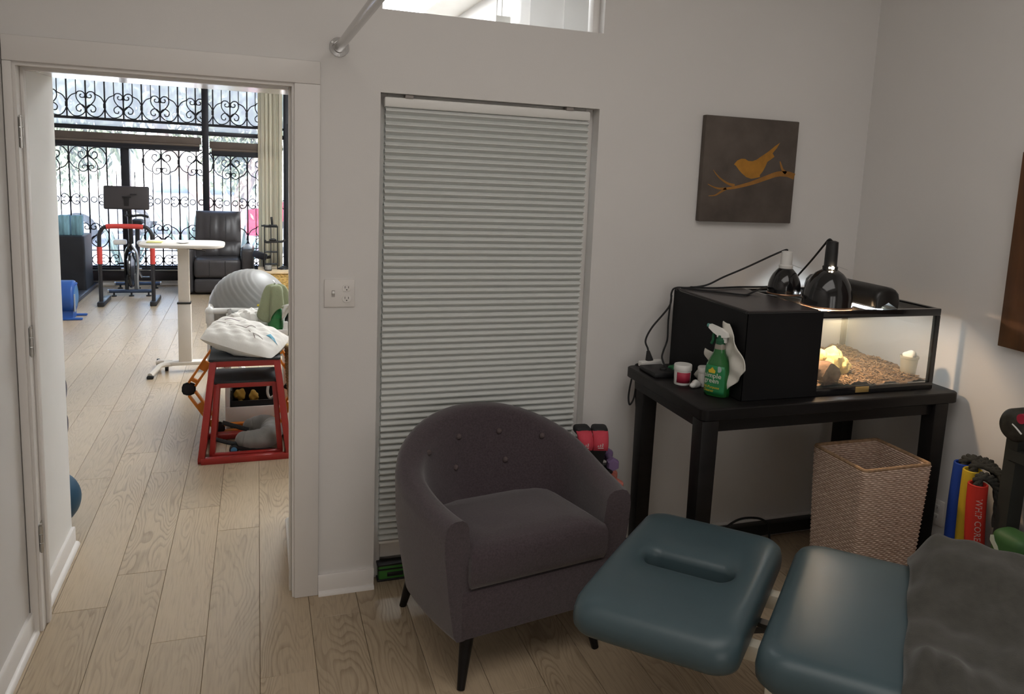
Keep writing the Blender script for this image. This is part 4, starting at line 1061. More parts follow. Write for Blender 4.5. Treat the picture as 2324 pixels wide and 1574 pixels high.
sleeve('blue foam sleeved rope standing by the wall outlet', (2.612, 2.295, 0), 0, .700, .034, (.008, .045, .30), (.012, -.02), [(.02, -.02, .715), (.05, -.06, .725), (.07, -.11, .71), (.06, -.16, .60)], .045)
sleeve('yellow foam sleeved rope between the blue and red ones', (2.597, 2.222, 0), 0, .697, .036, (.52, .36, .02), (.008, -.012), [(.03, .0, .715), (.06, -.05, .715), (.07, -.10, .69), (.05, -.12, .58)], .045)
q, so = sleeve('red foam sleeved rope with white lettering beside the dark rack', (2.562, 2.160, 0), 0, .668, .036, (.50, .025, .015), (.006, -.012), [(.02, .0, .69), (.06, -.02, .685), (.075, -.05, .64), (.06, -.07, .52)], .09)
# lettering running down the red sleeve, wrapped round the foam
na = math.atan2(-2.15, -2.59)+.30
def wrap(v):
    a = na-(v.y-.011)/.036*-1.; rr = .0366+v.z; z = .622-v.x; k = z/.668; e_ = .09*(1-k)**1.3
    return Vector((rr*math.cos(a)+.006*k*k+e_*.93, rr*math.sin(a)-.012*k*k-e_*.36, z))
text_mb('WHIP CORE', .034, Matrix.Identity(4), .0003, bend=wrap, sx=.92).build('lettering', mat('print_pale', (.55, .38, .36), .7), so, smooth=0)
# dark rack
t = thing('equipment_rack', 'dark upright rack at the right edge of the room', 'rack', (2.60, 2.00, 0))
dk = mat('rack_dark', (.022, .024, .021), .6, var=.15)
MB().bar((.03, .060, 0), (.03, .052, .885), .070, .05, up=(0, 1, 0)).build('post', dk, t)
MB().bar((.03, -.075, 0), (.03, -.075, .885), .070, .05, up=(0, 1, 0)).build('post', dk, t)
MB().box((-.01, -.35, .80), (.07, .06, .84)).build('shelf_rail', dk, t); MB().box((-.02, -.36, .0), (.08, .10, .03), bev=.004).build('foot', dk, t)
MB().bar((.03, -.34, 0), (.03, -.34, .885), .070, .05, up=(0, 1, 0)).build('post', dk, t)
t = thing('padded_roll', 'black patterned padded roll with red trim on top of the rack', 'padded roll', (2.60, 2.02, .885))
c = MB(); c.rings([[Vector((-.05+x, rr*math.cos(a)-.005, .062+rr*.98*math.sin(a))) for a in [2*PI*i/32 for i in range(32)]] for x, rr in ((-.02, .03), (-.015, .052), (.0, .062), (.10, .062), (.115, .052), (.12, .03))]); c.build('roll', mat('roll_dark', (.03, .028, .022), .5, var=.6, vscale=30.), t, smooth=60)
MB().tube([(-.069, -.01, .07), (-.071, -.03, .06), (-.069, -.05, .045)], .003, n=6, smooth=4).build('piping', 'white_plastic', t)
MB().cyl((-.075, -.045, .10), (-.060, -.045, .10), .018, n=16).build('trim', mat('trim_red', (.40, .02, .05), .6), t)
t = thing('green_weight', 'dark green vinyl weight with a pale marking in front of the rack', 'weight', (2.555, 1.985, 0))
MB().box((-.05, -.10, .42), (.06, .045, .565), bev=.04, seg=4).build('head', mat('vinyl_green', (.035, .105, .03), .55, var=.1), t)
MB().cyl((0, -.03, .06), (0, -.03, .44), .018, n=16).build('grip', 'black_rubber', t); MB().box((-.06, -.09, .0), (.06, .03, .12), bev=.03, seg=3).build('head', 'vinyl_green', t)
c = MB(); c.prism([(.030, .535), (.018, .540), (.010, .520), (-.004, .505), (-.014, .485), (-.006, .478), (.008, .492), (.020, .505), (.030, .515)], -.0525, -.0498, 'x'); c.build('marking', mat('mark_pale', (.45, .50, .42), .6), t, smooth=0)
# ================================================================ GYM SEEN THROUGH THE DOOR
# ---- recliner
t = thing('recliner', 'dark leather recliner facing the door in front of the shop window', 'recliner', (-.47, 10.95, 0))
lw = 'leather'
def soft(a, b_, nm, bev=.05, seg=4, par=t, m=lw): return MB().box(a, b_, bev=bev, seg=seg).build(nm, m, par, smooth=60)
soft((-.265, -.32, .03), (.265, .25, .205), 'foot_panel', .035); soft((-.268, -.335, .212), (.268, .20, .452), 'seat', .05)
def bk(nm, z0, z1, y0, y1, w0, w1, bulge):
    c = MB(); Rg = []
    for k in range(13):
        v = k/12; z = z0+(z1-z0)*v; y = y0+(y1-y0)*v; w_ = w0+(w1-w0)*v; e = .02+.06*math.sin(PI*v)**.5
        f_ = bulge*math.sin(PI*v)**.6
        ring = []
        for i in range(25):
            u = -1+2*i/24; ring.append(Vector((u*w_, y-.05-f_*(1-abs(u)**3)-.012*abs(math.sin(u*PI*1.5))**.4, z+.012*math.sin(u*23+k)*abs(u)**6)))
        ring += [Vector((w_, y+.10, z)), Vector((-w_, y+.10, z))]
        Rg.append(ring)
    c.rings(Rg); return c.build(nm, lw, t, smooth=60)
bk('back_cushion', .62, 1.0, .10, .22, .268, .262, .06); bk('lumbar_cushion', .44, .635, .03, .10, .262, .268, .05)
for sx in (-1, 1):
    soft((sx*.272, -.30, .02), (sx*.425, .28, .578), 'arm', .045)
for sx in (-.09, .09): MB().tube([(sx, -.3365, .23), (sx, -.3375, .33), (sx, -.335, .43)], .003, n=5).build('seam', 'black', t)
for sx in (-.09, .09): MB().tube([(sx, .0, .66), (sx, .03, .8), (sx, .10, .95)], .003, n=5).build('seam', 'black', t)
# ---- black covered box with two blue foam blocks on a mat
t = thing('covered_box', 'black fabric covered box on a dark mat by the shop window', 'covered box', (-2.10, 11.05, .05))
c = MB(); Rg = []
for z, s_ in ((0, 1.02), (.2, 1.), (.45, .99), (.60, .985), (.628, .97), (.64, .93)):
    Rg.append([Vector((p.x*s_+.004*math.sin(z*20+p.y*30), p.y*s_+.004*math.sin(z*25+p.x*30), z)) for p in rrect(.175, .24, .03, 5)])
c.rings(Rg); c.build('cover', mat('black_cover', (.012, .013, .018), .55, var=.2, vscale=6., bump=.3, bscale=30.), t, smooth=60)
blue = mat('foam_marble', (.20, .38, .46), .8, var=.55, vscale=3., stretch=(9, 9, 1.2))
for i, (x, lb) in enumerate(((-2.155, 'left blue marbled foam block standing on the black covered box'), (-2.022, 'right blue marbled foam block standing on the black covered box'))):
    o = MB().box((-.059, -.045, 0), (.059, .045, .238), bev=.008).build('foam_block', blue); o.location = (x, 10.98, .69); tag(o, lb, 'foam block', 'blue foam blocks')
o = MB().box((-.45, -1.0, 0), (.22, .62, .048), bev=.008).build('floor_mat', mat('mat_dark', (.05, .055, .075), .35, var=.1)); o.location = (-2.12, 10.86, 0); tag(o, 'thick dark mat under the covered box', 'mat')
# ---- blue pedal exerciser
t = thing('pedal_exerciser', 'blue drum shaped pedal exerciser peeking past the passage wall', 'exerciser', (-1.835, 9.33, 0))
bl = mat('exerciser_blue', (.025, .095, .36), .4, var=.06)
c = MB(); Rg = []
for x, s_ in ((-.075, .86), (-.066, .97), (-.05, 1.), (.05, 1.), (.066, .97), (.075, .86)):
    Rg.append([Vector((x, .150*s_*math.cos(a), .225+.165*s_*math.sin(a))) for a in [2*PI*i/40 for i in range(40)]])
c.rings(Rg); c.build('drum', bl, t, smooth=50)
MB().prism([(-.10, .0), (.10, .0), (.06, .12), (-.06, .12)], -.06, .06, 'x').build('stand', bl, t)
for y in (-.13, .11): MB().box((-.19, y-.022, 0), (.155, y+.022, .022), bev=.008).build('foot', bl, t)
MB().cyl((.072, .0, .225), (.082, .0, .225), .105, n=30).build('side_cover', mat('exerciser_pale', (.10, .24, .48), .4), t)
MB().tube([(.06, -.03, .345), (.085, 0, .358), (.06, .03, .345)], .012, n=8, smooth=4).build('handle', bl, t)
MB().box((.078, -.115, .08), (.086, -.08, .26)).build('decal', mat('decal_grey', (.35, .40, .46), .5), t)
# ---- dip frame with red foam
t = thing('dip_frame', 'black arched exercise frame with red foam grips', 'exercise frame', (-1.372, 9.97, 0))
dk2 = mat('frame_black', (.02, .02, .024), .4, var=.1)
A = [(-.262, 0, .05), (-.262, 0, .45), (-.262, 0, .74), (-.250, 0, .83), (-.205, 0, .885), (-.13, 0, .895), (0, 0, .895), (.13, 0, .895), (.205, 0, .885), (.250, 0, .83), (.262, 0, .74), (.262, 0, .45), (.262, 0, .05)]
MB().tube(A, .021, n=12, smooth=4).build('tube', dk2, t)
rf = mat('grip_red', (.62, .065, .055), .7, var=.06)
MB().tube([(-.19, 0, .889), (-.12, 0, .895), (0, 0, .895), (.12, 0, .895), (.175, 0, .89)], .0275, n=14, smooth=4).build('grip', rf, t)
for sx in (-1, 1):
    MB().cyl((sx*.262, 0, .475), (sx*.262, 0, .665), .027, n=14).build('grip', rf, t)
    MB().box((sx*.262-.035, -.06, 0), (sx*.262+.035, .42, .055), bev=.012).build('foot', dk2, t)
# ---- exercise bike with large screen
t = thing('exercise_bike', 'black exercise bike with a large dark screen by the window', 'exercise bike', (-1.42, 10.75, 0))
sil = mat('bike_silver', (.45, .47, .50), .3, metal=.7, var=.08)
scr = MB(); scr.box((-.24, -.03, 0), (.24, .012, .275), bev=.018, seg=3)
scr.T = None; R_ = Matrix.Rotation(math.radians(-6), 4, 'X'); scr.v = [R_ @ v+Vector((-.022, -.13, 1.035)) for v in scr.v]
scr.build('screen', mat('screen_back', (.045, .040, .042), .5, var=.05), t)
MB().bar((-.022, -.155, 1.185), (-.022, -.145, 1.02), .05, .014).box((-.065, -.165, 1.178), (.03, -.150, 1.192)).build('screen_bracket', 'black', t)
MB().box((.02, -.168, 1.21), (.09, -.163, 1.225)).build('maker_mark', 'black', t)
MB().tube([(-.01, -.06, 1.05), (0, -.05, .8), (0, -.02, .55)], .026, n=12, smooth=3).build('head_post', 'black', t)
MB().tube([(.05, -.13, .955), (.02, -.10, .965), (.0, -.08, .93), (-.02, -.10, .965), (-.05, -.13, .955)], .012, n=8, smooth=4).tube([(.02, -.1, .955), (.10, -.06, .965), (.17, -.04, .955), (.19, -.10, .950)], .015, n=8, smooth=4).build('handlebar', 'black_rubber', t)
for sx in (-1, 1):
    fk = MB(); fk.tube([(sx*.012, -.05, .62), (sx*.055, -.06, .52), (sx*.068, -.06, .40), (sx*.060, -.06, .20), (sx*.062, -.06, .08)], .016, n=8, smooth=5); fk.build('fork_leg', sil if sx > 0 else 'black_gloss', t)
    MB().cyl((sx*.06, -.06, .32), (sx*.11, -.06, .32), .012, n=8).build('axle_nut', 'steel', t)
wl_ = MB(); wl_.tube([(0, -.06+.215*math.cos(a), .32+.215*math.sin(a)) for a in [2*PI*i/40 for i in range(40)]], .018, n=8, closed=True); wl_.build('flywheel', 'black_gloss', t)
MB().cyl((-.010, -.06, .32), (.010, -.06, .32), .20, n=36).build('flywheel_disc', mat('flywheel', (.10, .11, .12), .3, metal=.8, var=.2), t)
MB().box((-.085, .02, .18), (-.05, .16, .42), bev=.02).build('belt_guard', mat('guard_grey', (.30, .32, .33), .5), t)
MB().tube([(0, -.05, .50), (0, .15, .42), (0, .45, .38), (0, .52, .60), (0, .54, .80)], .028, n=10, smooth=5).build('frame_tube', 'black', t)
MB().box((-.07, .42, .80), (.07, .66, .87), bev=.035, seg=3).build('saddle', 'black_rubber', t)
for y, hw_, z in ((-.13, .235, .062), (.46, .25, .062)):
    bar_ = MB().cyl((-hw_, y, z), (hw_, y, z), .021, n=14).build('floor_bar', mat('bar_blue', (.06, .09, .16), .25, metal=.5), t)
    for x in (-hw_+.05, 0, hw_-.05): MB().lathe([(.030, 0), (.028, .012), (.010, .018), (.010, z-.015)], 14, (x, y, 0)).build('leveling_foot', 'black', bar_)
    for sx in (-1, 1): MB().cyl((sx*hw_, y, z), (sx*(hw_+.015), y, z), .024, n=14).build('bar_cap', 'steel', bar_)
for sx in (-1, 1):
    MB().bar((sx*.05, -.11, .08), (sx*.035, -.06, .25), .03, .03).build('fork_brace', 'black', t)
    pd = MB().bar((sx*.05, .12, .28), (sx*.075, .14+.08*sx, .28-.10*sx), .014, .022).build('crank', 'steel', t)
    MB().box((sx*.08, .10+.08*sx, .165-.10*sx+.1), (sx*.16, .18+.08*sx, .185-.10*sx+.1), bev=.006).build('pedal', 'black', pd)
MB().box((-.20, .0, .60), (-.055, .07, .665), bev=.02).build('bottle_holder', 'white_plastic', t); MB().box((.055, .0, .60), (.16, .07, .655), bev=.02).build('bottle_holder', 'white_plastic', t)
# ---- white overbed table
t = thing('overbed_table', 'white height adjustable overbed table on a castor base', 'overbed table', (-.555, 6.95, 0))
wh = mat('table_white', (.72, .68, .63), .45, var=.03)
c = MB(); c.rings([rrect(.305-i_, .20-i_, .12, 8, z) for i_, z in ((.008, 1.018), (0, 1.024), (0, 1.040), (.006, 1.046))]); c.build('top', wh, t, smooth=40)
MB().box((-.10, -.03, .995), (.14, .03, 1.018), bev=.004).build('top_bracket', wh, t)
MB().bar((.03, -.05, 1.005), (.17, -.10, .990), .016, .006).build('release_lever', 'black', t)
MB().box((-.040, -.032, .565), (.042, .032, 1.0), bev=.004).build('inner_column', wh, t)
MB().box((-.050, -.042, .556), (.052, .042, .570), bev=.003).build('column_collar', 'black', t)
MB().box((-.046, -.038, .075), (.050, .038, .558), bev=.005).build('outer_column', wh, t)
MB().box((-.16, -.045, .055), (.36, .045, .085), bev=.008).build('base_bar', wh, t)
for sy in (-1,):
    f_ = MB(); f_.tube([(-.10, -.02, .068), (-.175, -.06, .066), (-.205, -.13, .045), (-.235, -.20, .024)], .021, n=8, smooth=5); f_.build('base_leg', wh, t)
MB().tube([(-.10, .02, .068), (-.175, .06, .066), (-.205, .13, .05), (-.22, .2, .03)], .021, n=8, smooth=5).build('base_leg', wh, t)
MB().tube([(.33, -.02, .068), (.40, -.07, .06), (.45, -.2, .03)], .021, n=8, smooth=5).build('base_leg', wh, t)
for x, y in ((-.235, -.205), (.45, -.205)): MB().box((x-.024, y-.02, 0), (x+.024, y+.02, .022), bev=.006).build('rubber_tip', 'black_rubber', t)
for x, y in ((-.14, .03), (-.22, .2), (.3, .05)): MB().cyl((x-.012, y, .023), (x+.012, y, .023), .023, n=16).bar((x, y, .04), (x, y, .06), .02).build('castor', 'black', t)
o = MB().box((-.09, -.05, 0), (.02, .05, .006), bev=.002).build('notepad', mat('note_yellow', (.65, .62, .25), .7, var=.1)); o.location = (-.72, 6.93, 1.0462); tag(o, 'yellow notepad lying on the overbed table', 'notepad')
o = MB().lathe([(.022, 0), (.045, .006), (.047, .008), (.020, .004)], 20).build('small_dish', 'white_plastic'); o.location = (-.55, 6.90, 1.0462); tag(o, 'small white dish on the overbed table', 'dish')
# ---- red plyo boxes, nested
rd = mat('plyo_red', (.33, .022, .018), .33, var=.08, spec=.6); pl = mat('plyo_pad', (.032, .033, .036), .75, var=.2, bump=.4, bscale=260.)
def plyo(lab_, loc, wb, db, wt, dt, h, tube_, rz=0):
    q = thing('plyo_box', lab_, 'plyo box', loc, rz, 'red plyo boxes')
    cb = [(-wb/2, -db/2), (wb/2, -db/2), (wb/2, db/2), (-wb/2, db/2)]; ct = [(-wt/2, -dt/2), (wt/2, -dt/2), (wt/2, dt/2), (-wt/2, dt/2)]
    for i in range(4):
        MB().bar((*cb[i], tube_/2), (*ct[i], h-.02), tube_, tube_, up=(1, 0, 0), bev=.003).build('leg', rd, q)
    for i in range(4):
        j = (i+1) % 4
        MB().bar((*cb[i], tube_/2), (*cb[j], tube_/2), tube_, tube_, bev=.003).build('base_tube', rd, q)
        MB().bar((*ct[i], h-.012-tube_/2), (*ct[j], h-.012-tube_/2), tube_, tube_, bev=.003).build('top_tube', rd, q)
    MB().box((-wt/2-tube_/2-.004, -dt/2-tube_/2-.004, h-.014), (wt/2+tube_/2+.004, dt/2+tube_/2+.004, h), bev=.003).build('platform', pl, q)
    return q
plyo('taller red plyo box carrying the pillow', (-.073, 5.015, 0), .480, .44, .345, .30, .602, .036)
plyo('shorter red plyo box nested inside the taller one', (-.070, 5.03, .006), .375, .34, .315, .26, .455, .030)
# ---- pillow on the plyo box
t = thing('pillow', 'white pillow with embroidered blue bird and twigs on the red plyo box', 'pillow', (-.07, 5.03, .602), math.radians(-22))
pc = mat('pillow_white', (.74, .71, .66), .9, var=.05, bump=.3, bscale=40.)
def pil(sg):
    def fn(u, v):
        a, b_ = -1+2*u, -1+2*v; e = (max(0, 1-abs(a)**2.6)*max(0, 1-abs(b_)**2.6))**.48
        x = .222*a*(1-.10*(1-abs(a))*abs(b_)**2)*(1-.06*b_*b_); y = .165*b_*(1-.10*a*a)
        z = .078+sg*.076*e+.006*math.sin(a*13+b_*9)*e+.004*math.sin(b_*25-a*6)*e
        if a > 0: z -= .0*a
        return (x, y, max(.004, z+.048*(-a)+.03*b_))
    return fn
b_ = MB(); b_.grid(pil(1), 34, 26); b_.grid(pil(-1), 34, 26)
b_.build('case', pc, t, smooth=80)
pf = pil(1)
def emb(pts, w_, m_, nm): 
    P = [Vector(pf(u, v))+Vector((0, 0, .0015)) for u, v in pts]; MB().tube(catmull(P, 5), w_, n=5).build(nm, m_, t)
th1 = mat('thread_grey', (.25, .20, .19), .8); th2 = mat('thread_teal', (.10, .30, .40), .8)
emb([(.30, .42), (.42, .40), (.52, .44), (.60, .36), (.68, .28), (.72, .20)], .0018, th1, 'stitched_twig'); emb([(.52, .44), (.56, .52), (.62, .55)], .0015, th1, 'stitched_twig'); emb([(.66, .30), (.74, .30), (.80, .28)], .0015, th1, 'stitched_twig')
emb([(.18, .60), (.26, .62), (.36, .66), (.44, .68)], .002, mat('thread_mauve', (.35, .25, .32), .8), 'stitched_twig'); emb([(.10, .48), (.16, .44), (.24, .46)], .0015, th1, 'stitched_twig')
c = MB(); pts_ = [(.80, .42), (.84, .48), (.90, .46), (.93, .40), (.97, .36), (.92, .36), (.86, .37)]; c._add([Vector(pf(u, v))+Vector((0, 0, .002)) for u, v in pts_], [tuple(range(7))]); c.build('stitched_bird', th2, t, thick=.001)
# ---- orange agility hexagon behind the plyo boxes
t = thing('agility_hexagon', 'orange plastic agility hexagon with black joints behind the red boxes', 'agility ring', (-.075, 5.33, 0))
og = mat('hex_orange', (.72, .23, .02), .45, var=.06)
Rh = .335; V_ = [Vector((Rh*math.cos(PI/3*i), .02*math.sin(i), .300+Rh*.90*math.sin(PI/3*i))) for i in range(6)]
for i in range(6):
    p, q_ = V_[i], V_[(i+1) % 6]; d_ = (q_-p).normalized(); nrm = Vector((-d_.z, 0, d_.x))
    for s_ in (-1, 1): MB().bar(p+d_*.035+nrm*s_*.022, q_-d_*.035+nrm*s_*.022, .036, .013, up=nrm).build('side', og, t)
    MB().bar(p.lerp(q_, .45)-d_*.03, p.lerp(q_, .45)+d_*.03, .036, .044, up=nrm).bar(p.lerp(q_, .8)-d_*.01, p.lerp(q_, .8)+d_*.01, .036, .044, up=nrm).build('cross_web', og, t)
    MB().bar(p-Vector((0, .02, 0)), p+Vector((0, .02, 0)), .080, .080, bev=.028).build('joint', 'black_rubber', t)
# ---- neck pillow and ab roller inside the boxes
t = thing('neck_pillow', 'grey velour neck pillow lying inside the red plyo boxes', 'neck pillow', (-.005, 5.03, .0))
gv = mat('velour_grey', (.20, .19, .175), .95, var=.08, bump=.3, bscale=60., sheen=.3)
P = [(-.080, -.085, .080), (-.03, -.095, .075), (.035, -.09, .080), (.075, -.03, .09), (.07, .04, .105), (.03, .07, .115), (-.04, .065, .11)]
c = MB(); c.tube(P, .066, n=16, smooth=6, taper=lambda k: .72+.28*math.sin(PI*min(1, max(0, k*1.0)))**.5+.015*math.sin(k*60)); c.build('cushion', gv, t, smooth=80)
for c_ in ((-.080, -.085, .08), (-.04, .065, .11)): MB().sphere(c_, .050, 14, 10).build('cushion_end', gv, t, smooth=80)
t = thing('ab_roller', 'black exercise slider with blue wheel under the grey neck pillow', 'ab roller', (-.11, 4.97, 0))
MB().tube([(-.155, -.06, .115), (-.06, -.05, .075), (.0, -.04, .06), (.12, -.05, .03)], .012, n=10, smooth=4).build('handle', 'black_rubber', t)
MB().tube([(-.095, .03, .175), (-.03, .03, .150), (.05, .03, .12)], .013, n=10, smooth=4).build('handle', 'black_rubber', t)
MB().bar((-.03, -.06, .045), (.20, -.08, .018), .03, .02).build('arm', 'black', t)
MB().cyl((-.03, -.072, .035), (-.03, -.045, .035), .026, n=20).build('wheel', 'black_rubber', t); MB().cyl((-.03, -.077, .035), (-.03, -.044, .035), .018, n=20).build('wheel_hub', mat('hub_blue', (.08, .22, .36), .3), t)
# ---- white utility cart
t = thing('utility_cart', 'white plastic utility cart crowded behind the red plyo boxes', 'cart', (-.005, 5.575, 0))
def ub(a, b_, nm, m_='white_plastic', bev=.006): return MB().box(a, b_, bev=bev).build(nm, m_, t)
for x in (-.185, .172):
    for y in (-.16, .16): ub((x-.014, y-.014, .0), (x+.014, y+.014, .70), 'post')
for z0, z1 in ((.015, .145), (.60, .650)):
    ub((-.19, -.175, z0), (.182, .175, z0+.012), 'shelf', bev=.003)
    ub((-.19, -.180, z0), (.182, -.172, z1), 'shelf_lip', bev=.003); ub((-.19, .172, z0), (.182, .180, z1), 'shelf_lip', bev=.003); ub((-.195, -.175, z0), (-.187, .175, z1), 'shelf_lip', bev=.003); ub((.178, -.175, z0), (.186, .175, z1), 'shelf_lip', bev=.003)
q = thing('storage_bin', 'black open bin of yellow gloves on the lower cart shelf', 'bin', (-.005, 5.575, .028))
for a, b_ in (((-.165, -.155, 0), (.155, .155, .01)), ((-.165, -.155, 0), (.155, -.148, .150)), ((-.165, .148, 0), (.155, .155, .22)), ((-.165, -.15, 0), (-.158, .15, .22)), ((.148, -.15, 0), (.155, .15, .22))): MB().box(a, b_).build('wall', 'black', q)
gy = mat('glove_yellow', (.42, .25, .035), .7, var=.2)
for i, (x, z) in enumerate(((-.115, .19), (-.025, .175))):
    g_ = thing('work_glove', ['yellow glove bundle at the left of the black bin', 'yellow glove bundle in the middle of the black bin'][i], 'glove', (-.005+x, 5.50, .028+z-.05), group='gloves in the bin')
    lump('palm', (0, 0, .03), .035, gy, g_, 40+i, .3, (1, .8, 1.1)); lump('cuff', (.01, .0, .0), .02, gy, g_, 50+i, .3, (.8, 1, 1.2))
g_ = thing('white_strap', 'white webbing strap looped in the black bin', 'strap', (.09, 5.52, .15))
MB().tube([(-.03, 0, .10), (-.035, -.01, .05), (-.02, -.02, .015), (.01, -.02, .03), (.03, -.02, .012), (.045, 0, .04), (.02, 0, .10)], .010, n=6, smooth=5).build('webbing', 'white_plastic', g_)
# cloths and bottles on the cart top
t = thing('folded_cloth', 'heap of white cloth on the cart behind the pillow', 'cloth', (-.06, 5.57, .612))
lump('cloth_heap', (0, 0, .06), .10, pc, t, 61, .18, (1.15, .9, .85)); lump('cloth_fold', (-.07, -.04, .075), .055, pc, t, 62, .2, (1.1, 1, 1)); lump('cloth_fold', (.07, -.05, .04), .05, pc, t, 63, .2, (1.3, .8, .7))
t = thing('green_jug', 'translucent green bottle on the cart under the sage towel', 'bottle', (.107, 5.50, .612))
MB().lathe([(.040, 0), (.046, .006), (.047, .13), (.040, .155), (.020, .175), (.016, .205), (.018, .215)], 28).build('bottle', mat('jug_green', (.03, .27, .07), .2, var=.1, trans=.2), t)
MB().lathe([(.0475, .03), (.0478, .05), (.0478, .085), (.0475, .10)], 28, caps=False).build('label_band', mat('jug_label', (.04, .20, .06), .5), t)
MB().box((-.03, -.012, .205), (.02, .012, .245), bev=.006).build('spray_head', 'green_dark', t)
t = thing('sage_towel', 'sage green towel hanging over the green bottle on the cart', 'towel', (.107, 5.50, .612))
sg_ = mat('towel_sage', (.30, .33, .20), .95, var=.08, bump=.6, bscale=160., sheen=.3)
def tow(u, v):
    a = u*2*PI
    L_ = .105+.060*math.cos(a-4.2)+.035*math.cos(3*a+.8)
    fold = math.sin(a*4+.6)+.5*math.sin(a*7+2.)
    out_ = .012+.034*min(1, v*3.2)**.8
    r_ = out_+(.006+.030*v)*fold*min(1, v*2.5)*.55+.018*v
    z = .318-.020*min(1, v*3)**2-max(0, v-.22)/.78*L_*1.15
    return (r_*math.cos(a)*1.15+.014*math.cos(a-.4)*v, r_*math.sin(a)*.9, z+.004*fold*(1-v))
MB().grid(tow, 90, 22).build('cloth', sg_, t, thick=.005, smooth=80)
t = thing('blue_bottle', 'blue bottle on the cart beside the green one', 'bottle', (.055, 5.60, .612)); MB().lathe([(.026, 0), (.030, .005), (.030, .12), (.014, .15), (.014, .18)], 20).build('bottle', mat('bottle_blue', (.03, .22, .38), .2, var=.1), t); MB().lathe([(.017, .172), (.017, .195)], 16).build('cap', 'white_plastic', t)
t = thing('black_bottle', 'black bottle at the right end of the cart', 'bottle', (.190, 5.46, .60)); MB().lathe([(.024, 0), (.027, .005), (.027, .11), (.012, .14), (.012, .16)], 20).build('bottle', 'black_gloss', t); MB().lathe([(.015, .155), (.015, .175)], 16).build('cap', 'black', t)
t = thing('white_wipe', 'white tissue hanging over the right edge of the cart', 'tissue', (.165, 5.44, .66)); MB().grid(lambda u, v: (-.02+.06*u, -.01+.01*math.sin(v*8+u*5), .14-v*.10*(1-u*.7)+.02*u), 8, 10).build('sheet', tw, t, thick=.002)
# ---- white PVC ball rack with exercise ball
t = thing('pvc_rack', 'white plastic pipe rack cradling the grey exercise ball', 'rack', (-.06, 6.03, 0))
pv = 'white_pvc'
for x in (-.245, .30):
    for y in (-.26, .26):
        MB().cyl((x, y, 0), (x, y, .70), .021, n=16).build('pipe', pv, t); MB().sphere((x, y, .71), .031, 14, 10).cyl((x, y, .63), (x, y, .71), .027, n=16).build('elbow', pv, t)
for y in (-.26, .26): MB().cyl((-.245, y, .71), (.30, y, .71), .021, n=16).build('pipe', pv, t)
for x in (-.245, .30): MB().cyl((x, -.26, .71), (x, .26, .71), .021, n=16).cyl((x, -.26, .18), (x, .26, .18), .021, n=16).build('pipe', pv, t)
for x in (-.12, .0, .12): MB().cyl((x, -.26, .40), (x, .26, .40), .012, n=10).build('pipe', pv, t)
for y in (-.26, .26): MB().cyl((-.245, y, .40), (.30, y, .40), .016, n=12).build('pipe', pv, t)
t = thing('exercise_ball', 'large grey ribbed exercise ball on the white pipe rack', 'exercise ball', (-.055, 6.03, .412))
c = MB(); m_, n_ = 72, 60; pr = []
for j in range(m_+1):
    a = PI*j/m_; rr = .272+(.0022 if (j % 3 == 1 and 12 < j < 60) else 0)-(.0012 if (j % 3 == 0 and 12 < j < 60) else 0); pr.append((max(.0005, rr*math.sin(a)), -rr*math.cos(a)))
c.lathe(pr, 56); R_ = Matrix.Rotation(math.radians(38), 4, 'Y') @ Matrix.Rotation(math.radians(20), 4, 'X'); c.v = [R_ @ v+Vector((0, 0, .274)) for v in c.v]
c.build('ball', mat('ball_grey', (.27, .265, .255), .42, var=.05), t, smooth=80)
c = MB(); c.cyl((0, 0, .270), (0, 0, .2745), .010, n=14); c.v = [R_ @ v+Vector((0, 0, .274)) for v in c.v]; c.build('plug', 'white_plastic', t)
t = thing('toy_hoop', 'yellow and blue plastic toys on the rack in front of the ball', 'toys', (.03, 5.80, .735))
MB().tube([(-.09, 0, 0), (-.03, -.02, .008), (.04, -.02, .0), (.09, 0, .0)], .013, n=8, smooth=4).build('hoop', mat('toy_yellow', (.72, .55, .03), .45), t); MB().box((.06, -.02, -.01), (.12, .03, .045), bev=.01).build('block', 'toy_yellow', t); MB().box((-.09, .0, .0), (.03, .05, .028), bev=.008).build('block', mat('toy_blue', (.13, .19, .33), .5), t)
t = thing('grey_clamp', 'grey metal clamp on the front pipe of the rack', 'clamp', (-.185, 5.745, .70)); MB().bar((0, -.01, .03), (.025, -.02, -.07), .03, .02, bev=.005).build('jaw', 'steel', t); MB().cyl((.02, -.03, -.01), (.05, -.03, -.012), .012, n=12).build('knob', 'black', t)
# ---- woven round basket at the door edge
t = thing('round_basket', 'round woven basket half hidden by the door frame', 'basket', (.312, 5.05, 0)); c = MB(); pr = []
for i in range(61):
    k = i/60; pr.append((.10+.06*math.sin(k*1.6)+.004*(i % 2), .62*k))
c.lathe(pr+[(r_-.012, z) for r_, z in reversed(pr)], 40, caps=False); c.build('woven_wall', mat('basket_straw', (.42, .27, .12), .85, var=.4, vscale=70., bump=.6, bscale=120.), t)
MB().tube([(.158*math.cos(a), .158*math.sin(a), .62+.02*math.sin(a*2)) for a in [2*PI*i/40 for i in range(40)]], .014, n=8, closed=True).build('rim', mat('straw_rim', (.55, .40, .20), .85, var=.3, vscale=60.), t)
t = thing('black_clip', 'black strap clip beside the round basket', 'strap', (.205, 5.20, .0)); MB().tube([(-.05, 0, .33), (0, -.02, .30), (.01, 0, .24), (-.01, 0, .12), (0, 0, .01)], .018, n=8, smooth=5).build('webbing', 'black_rubber', t)
